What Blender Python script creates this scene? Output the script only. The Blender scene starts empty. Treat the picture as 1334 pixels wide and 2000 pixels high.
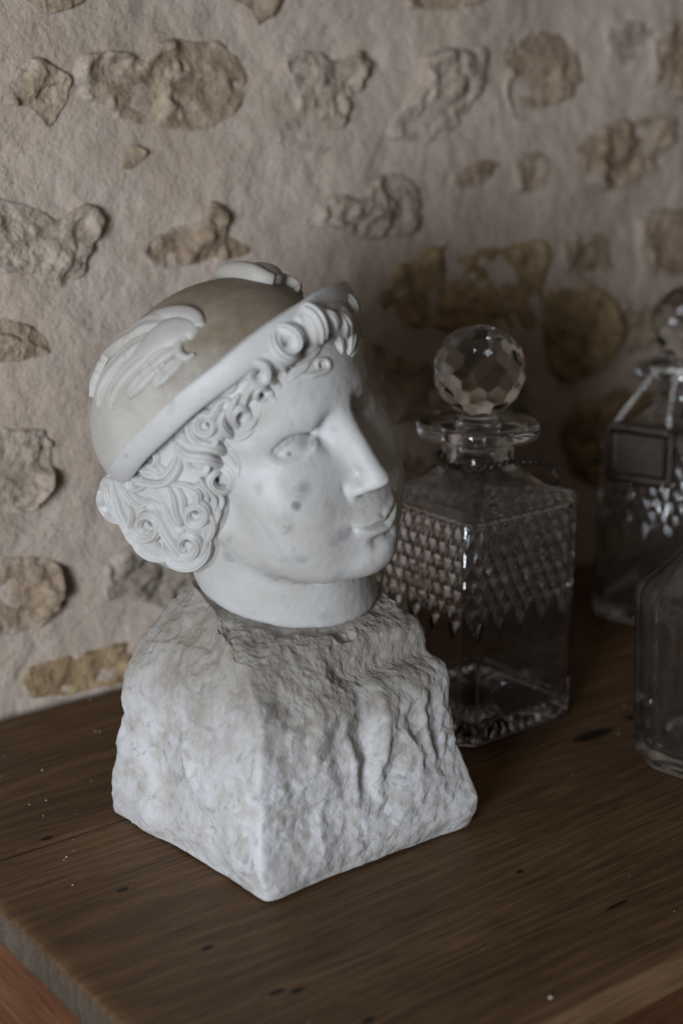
import bpy, bmesh, math, random
import numpy as np
from mathutils import Vector, Matrix

# ---------------------------------------------------------------- frame, camera, light, exposure
# World axes: X runs along the table planks, Y runs from the table front to the wall, Z is up.
# The table top is Z = 0.  Units are metres.
AZ = math.radians(52.3)           # camera heading against the planks
PITCH = math.radians(15.8)
CAM = np.array([0.0, 0.0, 0.404])
FPX = 2950.0                      # focal length for a picture 2000 high
RT = np.array([math.sin(AZ), -math.cos(AZ), 0.0])
FH = np.array([math.cos(AZ), math.sin(AZ), 0.0])
FW = FH * math.cos(PITCH) + np.array([0, 0, -math.sin(PITCH)])
UPV = np.cross(RT, FW)

sc = bpy.context.scene
col = sc.collection
cd = bpy.data.cameras.new('camera')
cam = bpy.data.objects.new('camera', cd)
col.objects.link(cam)
cam.location = CAM
cam.rotation_euler = (math.pi / 2 - PITCH, 0, AZ - math.pi / 2)
cd.sensor_fit = 'VERTICAL'
cd.sensor_height = 36.0
cd.lens = FPX / 2000 * 36
cd.clip_start = 0.02
cd.clip_end = 50
cd.dof.use_dof = True
cd.dof.focus_distance = 0.83
cd.dof.aperture_fstop = 4.0
sc.camera = cam

w = bpy.data.worlds.new('World')
sc.world = w
w.use_nodes = True
bg = w.node_tree.nodes['Background']
bg.inputs[0].default_value = (1.0, 0.84, 0.67, 1)
bg.inputs[1].default_value = 0.085

def area(name, loc, target, sx, sy, power, color):
    d = bpy.data.lights.new(name, 'AREA')
    d.shape = 'RECTANGLE'; d.size = sx; d.size_y = sy
    d.energy = power; d.color = color
    o = bpy.data.objects.new(name, d)
    col.objects.link(o)
    o.location = loc
    o.rotation_euler = (Vector(target) - Vector(loc)).to_track_quat('-Z', 'Y').to_euler()
    return o
LDIR = np.array([-0.855, -0.515, 0.07]); LDIR /= np.linalg.norm(LDIR)
LT = np.array([0.48, 0.64, 0.17])
area('window_light', LT + LDIR * 2.0, LT, 0.54, 0.70, 45, (0.86, 0.93, 1.0))

sc.view_settings.view_transform = 'Standard'
sc.view_settings.look = 'None'
sc.view_settings.exposure = 0
sc.view_settings.gamma = 1
sc.cycles.use_denoising = True
sc.cycles.max_bounces = 14
sc.cycles.transmission_bounces = 14
sc.cycles.caustics_refractive = False
sc.cycles.caustics_reflective = False

# ---------------------------------------------------------------- helpers
def tag(o, label=None, cat=None, group=None, kind=None):
    if label: o['label'] = label
    if cat: o['category'] = cat
    if group: o['group'] = group
    if kind: o['kind'] = kind
    return o

def empty(name, loc):
    o = bpy.data.objects.new(name, None)
    o.empty_display_size = 0.02
    o.location = loc
    col.objects.link(o)
    return o

def wloc(p):
    x = np.zeros(3)
    while p is not None:
        x += np.array(p.location); p = p.parent
    return x

def mk(name, v, f, mat, parent=None, smooth=True, orient=True):
    """one mesh object from world-space verts; every parent only carries a location"""
    v = np.asarray(v, dtype=np.float64)
    if orient:                        # faces look outwards
        vol = 0.0; vc = v - v.mean(0)
        for n_ in (3, 4):
            q = f if isinstance(f, np.ndarray) and f.shape[1] == n_ else np.array([x for x in f if len(x) == n_]) if not isinstance(f, np.ndarray) else np.zeros((0, n_), int)
            if len(q) == 0: continue
            for k in range(1, n_ - 1):
                vol += np.einsum('ij,ij->i', vc[q[:, 0]], np.cross(vc[q[:, k]], vc[q[:, k + 1]])).sum()
        if vol < 0: f = f[:, ::-1] if isinstance(f, np.ndarray) else [list(x)[::-1] for x in f]
    if parent is not None:
        v = v - wloc(parent)
    me = bpy.data.meshes.new(name)
    me.from_pydata(v.tolist(), [], f.tolist() if isinstance(f, np.ndarray) else f)
    me.polygons.foreach_set('use_smooth', [smooth] * len(me.polygons))
    me.materials.append(mat)
    me.update()
    o = bpy.data.objects.new(name, me)
    col.objects.link(o)
    if parent is not None: o.parent = parent
    return o

def grid_faces(n, m, wrap_m=False, wrap_n=False):
    i = np.arange(n if wrap_n else n - 1)[:, None]; j = np.arange(m if wrap_m else m - 1)[None, :]
    i2 = (i + 1) % n; j2 = (j + 1) % m
    return np.stack(np.broadcast_arrays(i * m + j, i2 * m + j, i2 * m + j2, i * m + j2), -1).reshape(-1, 4)

def _hash(ix, iy, iz, seed):
    h = (ix.astype(np.uint32) * np.uint32(374761393) + iy.astype(np.uint32) * np.uint32(668265263)
         + iz.astype(np.uint32) * np.uint32(2147483647) + np.uint32(seed * 974711 + 12345))
    h = (h ^ (h >> np.uint32(13))) * np.uint32(1274126177)
    h = (h ^ (h >> np.uint32(15))) * np.uint32(2246822519)
    return (h ^ (h >> np.uint32(16))).astype(np.float64) / 4294967295.0

def vnoise(p, seed=0):
    """smooth value noise, -1..1"""
    i = np.floor(p).astype(np.int64); f = p - i
    f = f * f * f * (f * (f * 6 - 15) + 10)
    r = 0
    for a in (0, 1):
        for b in (0, 1):
            for c in (0, 1):
                wgt = ((f[:, 0] if a else 1 - f[:, 0]) * (f[:, 1] if b else 1 - f[:, 1]) * (f[:, 2] if c else 1 - f[:, 2]))
                r = r + wgt * _hash(i[:, 0] + a, i[:, 1] + b, i[:, 2] + c, seed)
    return r * 2 - 1

def fbm(p, seed=0, octv=4, gain=0.5, lac=2.07):
    a, s, t = 1.0, 0, 0
    for k in range(octv):
        s = s + a * vnoise(p * lac ** k + 17.3 * k, seed + k); t += a; a *= gain
    return s / t

def worley(p, seed=0):
    """distance to the nearest and second nearest cell point, and an id 0..1 of the nearest"""
    i = np.floor(p).astype(np.int64)
    d1 = np.full(len(p), 9.0); d2 = d1.copy(); idn = np.zeros(len(p))
    for a in (-1, 0, 1):
        for b in (-1, 0, 1):
            for c in (-1, 0, 1):
                q = i + [a, b, c]
                pt = q + np.stack([_hash(q[:, 0], q[:, 1], q[:, 2], seed + k) for k in (1, 2, 3)], 1)
                d = np.linalg.norm(p - pt, axis=1)
                h = _hash(q[:, 0], q[:, 1], q[:, 2], seed + 7)
                nw = d < d1
                d2 = np.where(nw, d1, np.minimum(d2, d))
                idn = np.where(nw, h, idn); d1 = np.where(nw, d, d1)
    return d1, d2, idn

def sstep(a, b, x):
    t = np.clip((x - a) / (b - a), 0, 1)
    return t * t * (3 - 2 * t)

# ---- materials
class MatB:
    def __init__(self, name):
        self.m = bpy.data.materials.new(name); self.m.use_nodes = True
        self.nt = self.m.node_tree; self.n = self.nt.nodes; self.l = self.nt.links
        self.b = self.n['Principled BSDF']
    def node(self, t, **kw):
        x = self.n.new(t)
        for k, v in kw.items():
            if k.startswith('i_'): x.inputs[k[2:].replace('_', ' ')].default_value = v
            else: setattr(x, k, v)
        return x
    def link(self, a, b): self.l.new(a, b)
    def coord(self, scale=(1, 1, 1), loc=(0, 0, 0), rot=(0, 0, 0)):
        t = self.node('ShaderNodeTexCoord'); mp = self.node('ShaderNodeMapping')
        mp.inputs['Scale'].default_value = scale; mp.inputs['Location'].default_value = loc; mp.inputs['Rotation'].default_value = rot
        self.link(t.outputs['Object'], mp.inputs[0]); return mp.outputs[0]
    def noise(self, vec, scale, detail=4, rough=0.55, dist=0.0):
        x = self.node('ShaderNodeTexNoise'); x.inputs['Scale'].default_value = scale
        x.inputs['Detail'].default_value = detail; x.inputs['Roughness'].default_value = rough; x.inputs['Distortion'].default_value = dist
        self.link(vec, x.inputs['Vector']); return x.outputs['Fac']
    def ramp(self, fac, stops, interp='LINEAR'):
        r = self.node('ShaderNodeValToRGB'); r.color_ramp.interpolation = interp
        e = r.color_ramp.elements
        while len(e) < len(stops): e.new(0.5)
        for k, (p, c) in enumerate(stops):
            e[k].position = p; e[k].color = (*c, 1) if not isinstance(c, (int, float)) else (c, c, c, 1)
        self.link(fac, r.inputs[0]); return r.outputs[0]
    def mix(self, fac, a, b, mode='MIX'):
        x = self.node('ShaderNodeMix', data_type='RGBA', blend_type=mode)
        for s, v in ((x.inputs[0], fac), (x.inputs[6], a), (x.inputs[7], b)):
            if isinstance(v, bpy.types.NodeSocket): self.link(v, s)
            elif isinstance(v, (int, float)): s.default_value = v
            else: s.default_value = (*v, 1)
        return x.outputs[2]
    def math(self, op, a, b=None):
        x = self.node('ShaderNodeMath', operation=op)
        for s, v in ((x.inputs[0], a), (x.inputs[1], b)):
            if v is None: continue
            if isinstance(v, bpy.types.NodeSocket): self.link(v, s)
            else: s.default_value = v
        return x.outputs[0]
    def bump(self, h, strength, dist, prev=None):
        x = self.node('ShaderNodeBump'); x.inputs['Strength'].default_value = strength; x.inputs['Distance'].default_value = dist
        self.link(h, x.inputs['Height'])
        if prev is not None: self.link(prev, x.inputs['Normal'])
        return x.outputs[0]
    def out(self, color=None, rough=None, normal=None, **kw):
        if color is not None:
            if isinstance(color, bpy.types.NodeSocket): self.link(color, self.b.inputs['Base Color'])
            else: self.b.inputs['Base Color'].default_value = (*color, 1)
        if rough is not None:
            if isinstance(rough, bpy.types.NodeSocket): self.link(rough, self.b.inputs['Roughness'])
            else: self.b.inputs['Roughness'].default_value = rough
        if normal is not None: self.link(normal, self.b.inputs['Normal'])
        for k, v in kw.items(): self.b.inputs[k.replace('_', ' ')].default_value = v
        return self.m

def mat_marble(name, base=(0.475, 0.466, 0.46), vein=0.6, warm=0.0, rough=0.5, scale=1.0, spots=()):
    M = MatB(name); c = M.coord()
    big = M.noise(c, 16 * scale, 5, 0.6, 1.2)
    v1 = M.noise(c, 34 * scale, 6, 0.65, 2.2)
    spot = M.noise(c, 60 * scale, 3, 0.5)
    col0 = M.ramp(big, [(0.3, tuple(x * k_ for x, k_ in zip(base, (0.86, 0.83, 0.78)))), (0.52, base), (0.75, tuple(x * k_ for x, k_ in zip(base, (1.08, 1.10, 1.13))))])
    veinf = M.ramp(v1, [(0.30, 1.0), (0.40, 0.0)])
    veinf = M.math('MULTIPLY', veinf, vein)
    c1 = M.mix(veinf, col0, (0.23, 0.24, 0.27))
    pt = M.ramp(spot, [(0.68, 0.0), (0.78, 1.0)])
    c2 = M.mix(M.math('MULTIPLY', pt, 0.25), c1, (0.42, 0.33, 0.22))
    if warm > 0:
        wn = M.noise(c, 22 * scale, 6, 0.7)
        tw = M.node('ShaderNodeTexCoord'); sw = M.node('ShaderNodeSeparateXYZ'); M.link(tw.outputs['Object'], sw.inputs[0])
        top_ = M.ramp(M.math('ADD', sw.outputs[2], M.math('MULTIPLY', M.math('SUBTRACT', wn, 0.5), 0.05)), [(0.122, 0.12), (0.168, 1.0)])   # brown patina plus grazing-light shade, both put into the hat top's colour
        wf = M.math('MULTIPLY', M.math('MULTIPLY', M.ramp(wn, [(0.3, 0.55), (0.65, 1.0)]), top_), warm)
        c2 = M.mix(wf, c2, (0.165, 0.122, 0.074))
    if spots:
        t0 = M.node('ShaderNodeTexCoord'); wn2 = M.node('ShaderNodeTexNoise'); wn2.inputs['Scale'].default_value = 280; wn2.inputs['Detail'].default_value = 4
        M.link(t0.outputs['Object'], wn2.inputs['Vector'])
        wv = M.node('ShaderNodeVectorMath', operation='MULTIPLY_ADD'); M.link(wn2.outputs['Color'], wv.inputs[0]); wv.inputs[1].default_value = (0.007,) * 3
        sv = M.node('ShaderNodeVectorMath', operation='SUBTRACT'); M.link(t0.outputs['Object'], sv.inputs[0]); sv.inputs[1].default_value = (0.0035,) * 3
        M.link(sv.outputs[0], wv.inputs[2]); acc = None
        for (p_, r_, a_) in spots:
            ds = M.node('ShaderNodeVectorMath', operation='DISTANCE'); M.link(wv.outputs[0], ds.inputs[0]); ds.inputs[1].default_value = p_
            g = M.math('MULTIPLY', M.ramp(M.math('DIVIDE', ds.outputs['Value'], r_), [(0.25, 1.0), (1.0, 0.0)]), min(1.0, a_ * 1.25))
            acc = g if acc is None else M.math('MAXIMUM', acc, g)
        c2 = M.mix(acc, c2, (0.17, 0.175, 0.20))
    fine = M.noise(c, 900, 3, 0.6)
    mid = M.noise(c, 140, 4, 0.6)
    n = M.bump(fine, 0.10, 0.0006)
    n = M.bump(mid, 0.18, 0.0012, n)
    rr = M.ramp(mid, [(0.3, rough - 0.08), (0.7, rough + 0.14)])
    M.out(c2, rr, n)
    M.b.inputs['Specular IOR Level'].default_value = 0.35
    M.b.inputs['Subsurface Weight'].default_value = 0.10
    M.b.inputs['Subsurface Radius'].default_value = (0.004, 0.0035, 0.003)
    M.b.inputs['Subsurface Scale'].default_value = 1.0
    return M.m

# ---------------------------------------------------------------- the wall
def mat_mortar():
    M = MatB('lime_mortar'); c = M.coord()
    a = M.noise(c, 9, 5, 0.6, 0.4); f = M.noise(c, 260, 5, 0.7); g = M.noise(c, 60, 5, 0.65)
    c0 = M.ramp(a, [(0.25, (0.43, 0.345, 0.285)), (0.5, (0.52, 0.43, 0.365)), (0.75, (0.58, 0.495, 0.43))])
    c1 = M.mix(M.ramp(g, [(0.35, 0.0), (0.7, 0.35)]), c0, (0.35, 0.27, 0.20))
    n = M.bump(g, 0.6, 0.005); n = M.bump(M.noise(c, 150, 4, 0.7), 0.6, 0.003, n); n = M.bump(f, 0.6, 0.0014, n)
    return M.out(c1, 0.95, n)
def mat_stone(name, a, b, cc):
    M = MatB(name); c = M.coord()
    p = M.noise(c, 26, 6, 0.65, 0.8); q = M.noise(c, 90, 5, 0.7); f = M.noise(c, 320, 4, 0.7)
    c0 = M.ramp(p, [(0.3, a), (0.5, b), (0.72, cc)])
    c1 = M.mix(M.ramp(q, [(0.32, 0.75), (0.50, 0.0)]), c0, tuple(x * 0.5 for x in a))
    at = M.node('ShaderNodeAttribute', attribute_name='wash')
    wq = M.math('ADD', at.outputs['Fac'], M.math('MULTIPLY', M.math('SUBTRACT', M.noise(c, 45, 5, 0.65), 0.5), 1.1))
    c1 = M.mix(M.ramp(wq, [(0.38, 0.04), (0.82, 0.94)]), c1, (0.49, 0.405, 0.345))
    n = M.bump(q, 0.9, 0.007); n = M.bump(f, 0.6, 0.0015, n)
    return M.out(c1, 0.95, n)
MORTAR = mat_mortar()
ST_TAN = mat_stone('tan_limestone', (0.24, 0.165, 0.105), (0.38, 0.285, 0.20), (0.50, 0.40, 0.30))
ST_ORANGE = mat_stone('honey_limestone', (0.26, 0.175, 0.11), (0.42, 0.32, 0.225), (0.53, 0.43, 0.33))
ST_CREAM = mat_stone('cream_limestone', (0.34, 0.265, 0.20), (0.47, 0.385, 0.31), (0.58, 0.50, 0.42))
ST_GREY = mat_stone('grey_limestone', (0.22, 0.175, 0.14), (0.33, 0.275, 0.225), (0.45, 0.385, 0.32))
ST_BROWN = mat_stone('ochre_limestone', (0.20, 0.130, 0.062), (0.38, 0.265, 0.14), (0.52, 0.39, 0.235))

WY = 0.875
STONES = [
    [(0.416,0.398),(0.43,0.415),(0.442,0.42),(0.458,0.412),(0.465,0.406),(0.458,0.387),(0.449,0.377),(0.435,0.389),(0.422,0.392)],
    [(0.47,0.421),(0.498,0.424),(0.516,0.421),(0.532,0.431),(0.563,0.433),(0.587,0.427),(0.597,0.409),(0.59,0.389),(0.569,0.374),(0.538,0.375),(0.503,0.38),(0.485,0.392),(0.468,0.399)],
    [(0.625,0.423),(0.655,0.428),(0.673,0.42),(0.694,0.427),(0.697,0.409),(0.682,0.387),(0.673,0.36),(0.646,0.356),(0.611,0.362),(0.607,0.369),(0.628,0.379),(0.637,0.396)],
    [(0.748,0.424),(0.778,0.43),(0.809,0.428),(0.81,0.406),(0.792,0.38),(0.77,0.364),(0.735,0.362),(0.715,0.368),(0.725,0.384),(0.739,0.395),(0.754,0.41)],
    [(0.833,0.438),(0.873,0.444),(0.901,0.441),(0.919,0.422),(0.91,0.398),(0.876,0.383),(0.843,0.375),(0.834,0.398)],
    [(0.942,0.446),(0.978,0.454),(0.997,0.447),(0.986,0.422),(0.956,0.418)],
    [(0.994,0.447),(1.037,0.456),(1.082,0.44),(1.074,0.393),(1.007,0.398),(0.994,0.418)],
    [(0.909,0.355),(0.953,0.374),(1.022,0.377),(1.024,0.352),(0.994,0.327),(0.957,0.318),(0.917,0.334)],
    [(0.99,0.296),(1.042,0.3),(1.098,0.288),(1.088,0.248),(1.007,0.245),(0.996,0.267)],
    [(0.778,0.335),(0.801,0.347),(0.827,0.347),(0.82,0.336),(0.791,0.327)],
    [(0.844,0.348),(0.872,0.354),(0.884,0.343),(0.876,0.324),(0.851,0.323)],
    [(0.641,0.315),(0.664,0.329),(0.687,0.324),(0.711,0.341),(0.74,0.338),(0.753,0.321),(0.751,0.3),(0.721,0.296),(0.692,0.296),(0.664,0.307),(0.641,0.306)],
    [(0.509,0.299),(0.531,0.311),(0.556,0.316),(0.564,0.328),(0.574,0.324),(0.58,0.306),(0.601,0.293),(0.575,0.287),(0.551,0.286),(0.522,0.286)],
    [(0.398,0.334),(0.432,0.332),(0.449,0.322),(0.471,0.33),(0.484,0.32),(0.473,0.301),(0.467,0.282),(0.443,0.277),(0.429,0.288),(0.395,0.297)],
    [(0.497,0.365),(0.508,0.367),(0.516,0.361),(0.506,0.351),(0.498,0.353)],
    [(0.386,0.266),(0.424,0.259),(0.441,0.241),(0.43,0.236),(0.384,0.237)],
    [(0.381,0.192),(0.423,0.191),(0.437,0.184),(0.434,0.151),(0.416,0.136),(0.378,0.146)],
    [(0.375,0.106),(0.418,0.106),(0.436,0.101),(0.441,0.085),(0.434,0.065),(0.415,0.055),(0.372,0.061)],
    [(0.472,0.09),(0.503,0.099),(0.532,0.088),(0.552,0.071),(0.543,0.042),(0.489,0.059),(0.469,0.065)],
    [(0.411,0.027),(0.436,0.03),(0.468,0.03),(0.508,0.03),(0.533,0.001),(0.486,0),(0.419,0.003),(0.407,0.017)],
    [(0.702,0.26),(0.741,0.28),(0.756,0.287),(0.82,0.283),(0.876,0.283),(0.883,0.246),(0.873,0.213),(0.795,0.217),(0.752,0.225),(0.707,0.244)],
    [(0.899,0.282),(0.953,0.285),(0.964,0.257),(0.937,0.241),(0.906,0.257)],
    [(0.883,0.242),(0.956,0.236),(0.967,0.178),(0.911,0.166),(0.886,0.195)],
    [(0.702,0.218),(0.732,0.207),(0.774,0.191),(0.785,0.161),(0.743,0.15),(0.712,0.166)],
    [(0.913,0.131),(0.975,0.15),(1.044,0.128),(1.034,0.077),(0.949,0.067)],
    [(0.433,0.459),(0.474,0.46),(0.47,0.45),(0.446,0.446)],
    [(0.564,0.466),(0.621,0.469),(0.621,0.449),(0.608,0.442),(0.6,0.453)],
    [(0.724,0.471),(0.808,0.474),(0.788,0.459),(0.738,0.457)],
    [(0.785,0.173),(0.851,0.182),(0.876,0.145),(0.854,0.113),(0.797,0.126)],
    [(0.97,0.222),(1.009,0.223),(1.025,0.19),(0.993,0.175)],
    [(0.591,0.24),(0.627,0.251),(0.664,0.233),(0.645,0.205),(0.6,0.21)],
    [(0.693,0.129),(0.743,0.129),(0.776,0.091),(0.744,0.071),(0.693,0.088)],
    [(0.826,0.087),(0.904,0.083),(0.919,0.031),(0.846,0.035)],
    [(0.575,0.109),(0.644,0.105),(0.663,0.061),(0.588,0.067)],
]
def wall_relief(x, z):
    P = np.stack([x, z, x * 0], 1)
    return 0.007 * fbm(P * 9, 3, 3) + 0.0020 * fbm(P * 38, 9, 3) + 0.0014 * fbm(P * 120, 4, 2)
gx = np.arange(0.10, 1.65, 0.0045); gz = np.arange(-0.25, 0.75, 0.0045)
GX, GZ = np.meshgrid(gx, gz, indexing='ij'); GX = GX.ravel(); GZ = GZ.ravel()
GY = WY - wall_relief(GX, GZ)
bk = np.stack([[gx[0], WY + 0.3, gz[0]], [gx[-1], WY + 0.3, gz[0]], [gx[-1], WY + 0.3, gz[-1]], [gx[0], WY + 0.3, gz[-1]]])
nz_ = len(gz); nx_ = len(gx)
wf = grid_faces(nx_, nz_)[:, ::-1].tolist()
o0 = nx_ * nz_
wf += [[o0, o0 + 3, o0 + 2, o0 + 1]]
wall = mk('stone_wall', np.concatenate([np.stack([GX, GY, GZ], 1), bk]), wf, MORTAR, orient=False)
tag(wall, kind='structure')

def smooth_loop(pts, n):
    p = np.asarray(pts, float); m = len(p); out = []
    for k in range(m):
        a, b, c, d = p[k - 1], p[k], p[(k + 1) % m], p[(k + 2) % m]
        for t in np.linspace(0, 1, 12, endpoint=False):
            out.append(0.5 * ((2 * b) + (c - a) * t + (2 * a - 5 * b + 4 * c - d) * t * t + (3 * b - a - 3 * c + d) * t ** 3))
    out = np.array(out); L = np.r_[0, np.cumsum(np.linalg.norm(np.diff(np.r_[out, out[:1]], axis=0), axis=1))]
    s = np.linspace(0, L[-1], n, endpoint=False); oo = np.r_[out, out[:1]]
    return np.stack([np.interp(s, L, oo[:, k]) for k in (0, 1)], 1)
rs = random.Random(4)
for k, pts in enumerate(STONES):
    na, nr_ = 110, 36
    lp = smooth_loop(pts, na)
    c = lp.mean(0); size = np.sqrt(np.prod(lp.max(0) - lp.min(0)))
    rr = np.linspace(0, 1, nr_) ** 0.8
    G = c + (lp - c)[None] * rr[:, None, None]
    G = G.reshape(-1, 2); R1 = np.repeat(rr, na)
    P3 = np.stack([G[:, 0], G[:, 1], np.full(len(G), k * 3.1)], 1)
    edge = 0.92 + 0.07 * fbm(P3 * 70, 21, 3) + 0.06 * fbm(P3 * 170, 22, 3)
    wob = 1.12 + (0.08 * fbm(P3 * 50, 31, 4)) * R1
    G = c + (G - c) * wob[:, None]
    P3[:, :2] = G
    d1, d2, ident = worley(P3 * [40, 40, 1] + k, 3)
    pr = (0.0012 + 0.034 * size) * (0.7 + 0.6 * rs.random())
    prof_ = 1 - sstep(edge - 0.12, np.minimum(edge + 0.10, 1.0), R1)
    rough_ = 0.0085 * fbm(P3 * 30, 41, 4) + 0.007 * (ident - 0.5) * sstep(0, 0.25, d2 - d1) + 0.0034 * fbm(P3 * 95, 51, 3) - 0.006 * sstep(0.25, 0.6, fbm(P3 * 60, 61, 3))
    tx = (G[:, 0] - c[0]) / (0.5 * np.ptp(lp[:, 0]))                   # bedded deeper on the left than on the right
    pr = pr * (0.75 + 0.5 * tx)
    Y = WY - wall_relief(c[0] + (G[:, 0] - c[0]) * 0.6, c[1] + (G[:, 1] - c[1]) * 0.6) - prof_ * np.maximum(pr + rough_, 0.0012 + 0.25 * (pr + rough_)) + (1 - prof_) * 0.006
    V_ = np.stack([G[:, 0], Y, G[:, 1]], 1)
    mt = ST_BROWN if k in (19, 20, 22, 24) else ST_GREY if k in (18, 28) else ST_CREAM if k in (2, 3, 11, 5, 13, 16) else ST_ORANGE if k in (0, 1, 7, 8, 10) else ST_TAN
    so = mk('stone', V_, grid_faces(nr_, na, True), mt, wall, orient=False)
    wa = so.data.attributes.new('wash', 'FLOAT', 'POINT')
    wa.data.foreach_set('value', np.clip(R1 ** 2.2 * (0.85 - 0.35 * tx) * (0.5 if mt is ST_BROWN else 1), 0, 1).astype(np.float32))

# ---------------------------------------------------------------- the table
def mat_wood(name, dark, mid, light, knots=(), gx=1.0, ring=1.0, rough=0.5, seed=0.0, turn=0.0):
    M = MatB(name)
    t = M.node('ShaderNodeTexCoord')
    mp = M.node('ShaderNodeMapping'); mp.inputs['Location'].default_value = (seed, seed * 0.37, 0); mp.inputs['Rotation'].default_value = (0, 0, turn)
    M.link(t.outputs['Object'], mp.inputs[0]); c = mp.outputs[0]
    def stretch(v, s):
        m2 = M.node('ShaderNodeMapping'); m2.inputs['Scale'].default_value = s; M.link(v, m2.inputs[0]); return m2.outputs[0]
    # the grain bends round every knot
    kmask = None; bend = None
    sep = M.node('ShaderNodeSeparateXYZ'); M.link(t.outputs['Object'], sep.inputs[0])
    for (kx, ky, rx, ry) in knots:
        dx = M.math('DIVIDE', M.math('SUBTRACT', sep.outputs[0], kx), rx)
        dy = M.math('DIVIDE', M.math('SUBTRACT', sep.outputs[1], ky), ry)
        r2 = M.math('ADD', M.math('MULTIPLY', dx, dx), M.math('MULTIPLY', dy, dy))
        m = M.math('EXPONENT', M.math('MULTIPLY', r2, -1.1))
        kmask = m if kmask is None else M.math('MAXIMUM', kmask, m)
        bb = M.math('MULTIPLY', M.math('EXPONENT', M.math('MULTIPLY', r2, -0.12)), M.math('MULTIPLY', dy, ry * 0.9))
        bend = bb if bend is None else M.math('ADD', bend, bb)
    vec = c
    if bend is not None:
        cmb = M.node('ShaderNodeCombineXYZ'); M.link(M.math('MULTIPLY', bend, -1.0), cmb.inputs[1])
        ad = M.node('ShaderNodeVectorMath', operation='ADD'); M.link(c, ad.inputs[0]); M.link(cmb.outputs[0], ad.inputs[1]); vec = ad.outputs[0]
    wob = M.noise(stretch(vec, (1.6 * gx, 9, 9)), 1.0, 3, 0.5)
    s1 = M.node('ShaderNodeSeparateXYZ'); M.link(vec, s1.inputs[0])
    ringc = M.math('ADD', M.math('MULTIPLY', s1.outputs[1], 270 * ring), M.math('MULTIPLY', wob, 34))
    rings = M.math('ADD', M.math('MULTIPLY', M.math('SINE', M.math('MULTIPLY', ringc, 2.2)), 0.5), 0.5)
    fib = M.noise(stretch(vec, (24 * gx, 560, 560)), 1.0, 4, 0.65)
    fib2 = M.noise(stretch(vec, (6 * gx, 130, 130)), 1.0, 4, 0.6)
    blot = M.noise(stretch(vec, (7, 12, 12)), 1.0, 4, 0.6)
    f = M.math('ADD', M.math('MULTIPLY', M.math('POWER', rings, 2.5), 0.10), M.math('ADD', M.math('MULTIPLY', fib2, 0.40), M.math('MULTIPLY', blot, 0.45)))
    c0 = M.ramp(f, [(0.24, dark), (0.47, mid), (0.70, light)])
    c1 = M.mix(M.ramp(fib, [(0.34, 0.55), (0.52, 0.0)]), c0, tuple(x * 0.45 for x in dark))
    scr = M.noise(stretch(c, (40, 70, 70)), 1.0, 5, 0.7)
    c1 = M.mix(M.ramp(scr, [(0.60, 0.0), (0.78, 0.30)]), c1, tuple(min(1, x * 1.35) for x in light))
    if kmask is not None:
        c1 = M.mix(M.ramp(kmask, [(0.25, 0.0), (0.55, 0.93)]), c1, (0.010, 0.007, 0.006))
    n = M.bump(fib, 0.35, 0.0008)
    n = M.bump(M.math('ADD', fib2, M.math('MULTIPLY', rings, 0.12)), 0.25, 0.0016, n)
    rr = M.ramp(M.math('ADD', M.math('MULTIPLY', blot, 0.6), M.math('MULTIPLY', scr, 0.4)), [(0.3, rough - 0.08), (0.7, rough + 0.16)])
    return M.out(c1, rr, n, Specular_IOR_Level=0.2)

TLOC = (0.75, 0.64, -0.75)
KN = [(0.679, 0.612, 0.020, 0.0058), (0.7218, 0.6152, 0.009, 0.004), (0.3354, 0.7024, 0.004, 0.0022), (0.3404, 0.6268, 0.004, 0.0020),
      (0.3452, 0.5532, 0.0038, 0.0019), (0.5327, 0.4588, 0.009, 0.0016), (0.5172, 0.5138, 0.003, 0.0015), (0.3706, 0.4596, 0.004, 0.002),
      (0.3503, 0.5025, 0.005, 0.0021), (0.3586, 0.4977, 0.004, 0.002), (0.575, 0.735, 0.006, 0.003), (0.95, 0.62, 0.01, 0.004)]
DK, MD, LT_ = (0.070, 0.037, 0.017), (0.140, 0.079, 0.039), (0.22, 0.135, 0.074)
WOOD_A = mat_wood('worn_pine_top', DK, MD, LT_, [(k[0] - TLOC[0], k[1] - TLOC[1], k[2], k[3]) for k in KN if k[1] < 0.6975], rough=0.52)
WOOD_B = mat_wood('worn_pine_top_back', tuple(x * 0.88 for x in DK), tuple(x * 0.9 for x in MD), LT_, [(k[0] - TLOC[0], k[1] - TLOC[1], k[2], k[3]) for k in KN if k[1] > 0.6975], seed=3.1, rough=0.52)
WOOD_END = mat_wood('grey_end_grain', (0.045, 0.032, 0.023), (0.085, 0.064, 0.048), (0.125, 0.097, 0.076), gx=10, rough=0.75, seed=1.7)
RED_ = ((0.052, 0.018, 0.008), (0.105, 0.040, 0.018), (0.165, 0.075, 0.037))
WOOD_RED = mat_wood('red_pine_apron', *RED_, rough=0.5, seed=5.3)
WOOD_RED_END = mat_wood('red_pine_end_apron', *RED_, knots=[(0.2835 - 0.75, 0.560 - 0.64, 0.02, 0.004), (0.2835 - 0.75, 0.605 - 0.64, 0.02, 0.005)], rough=0.5, seed=2.3, turn=1.5708)

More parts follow.
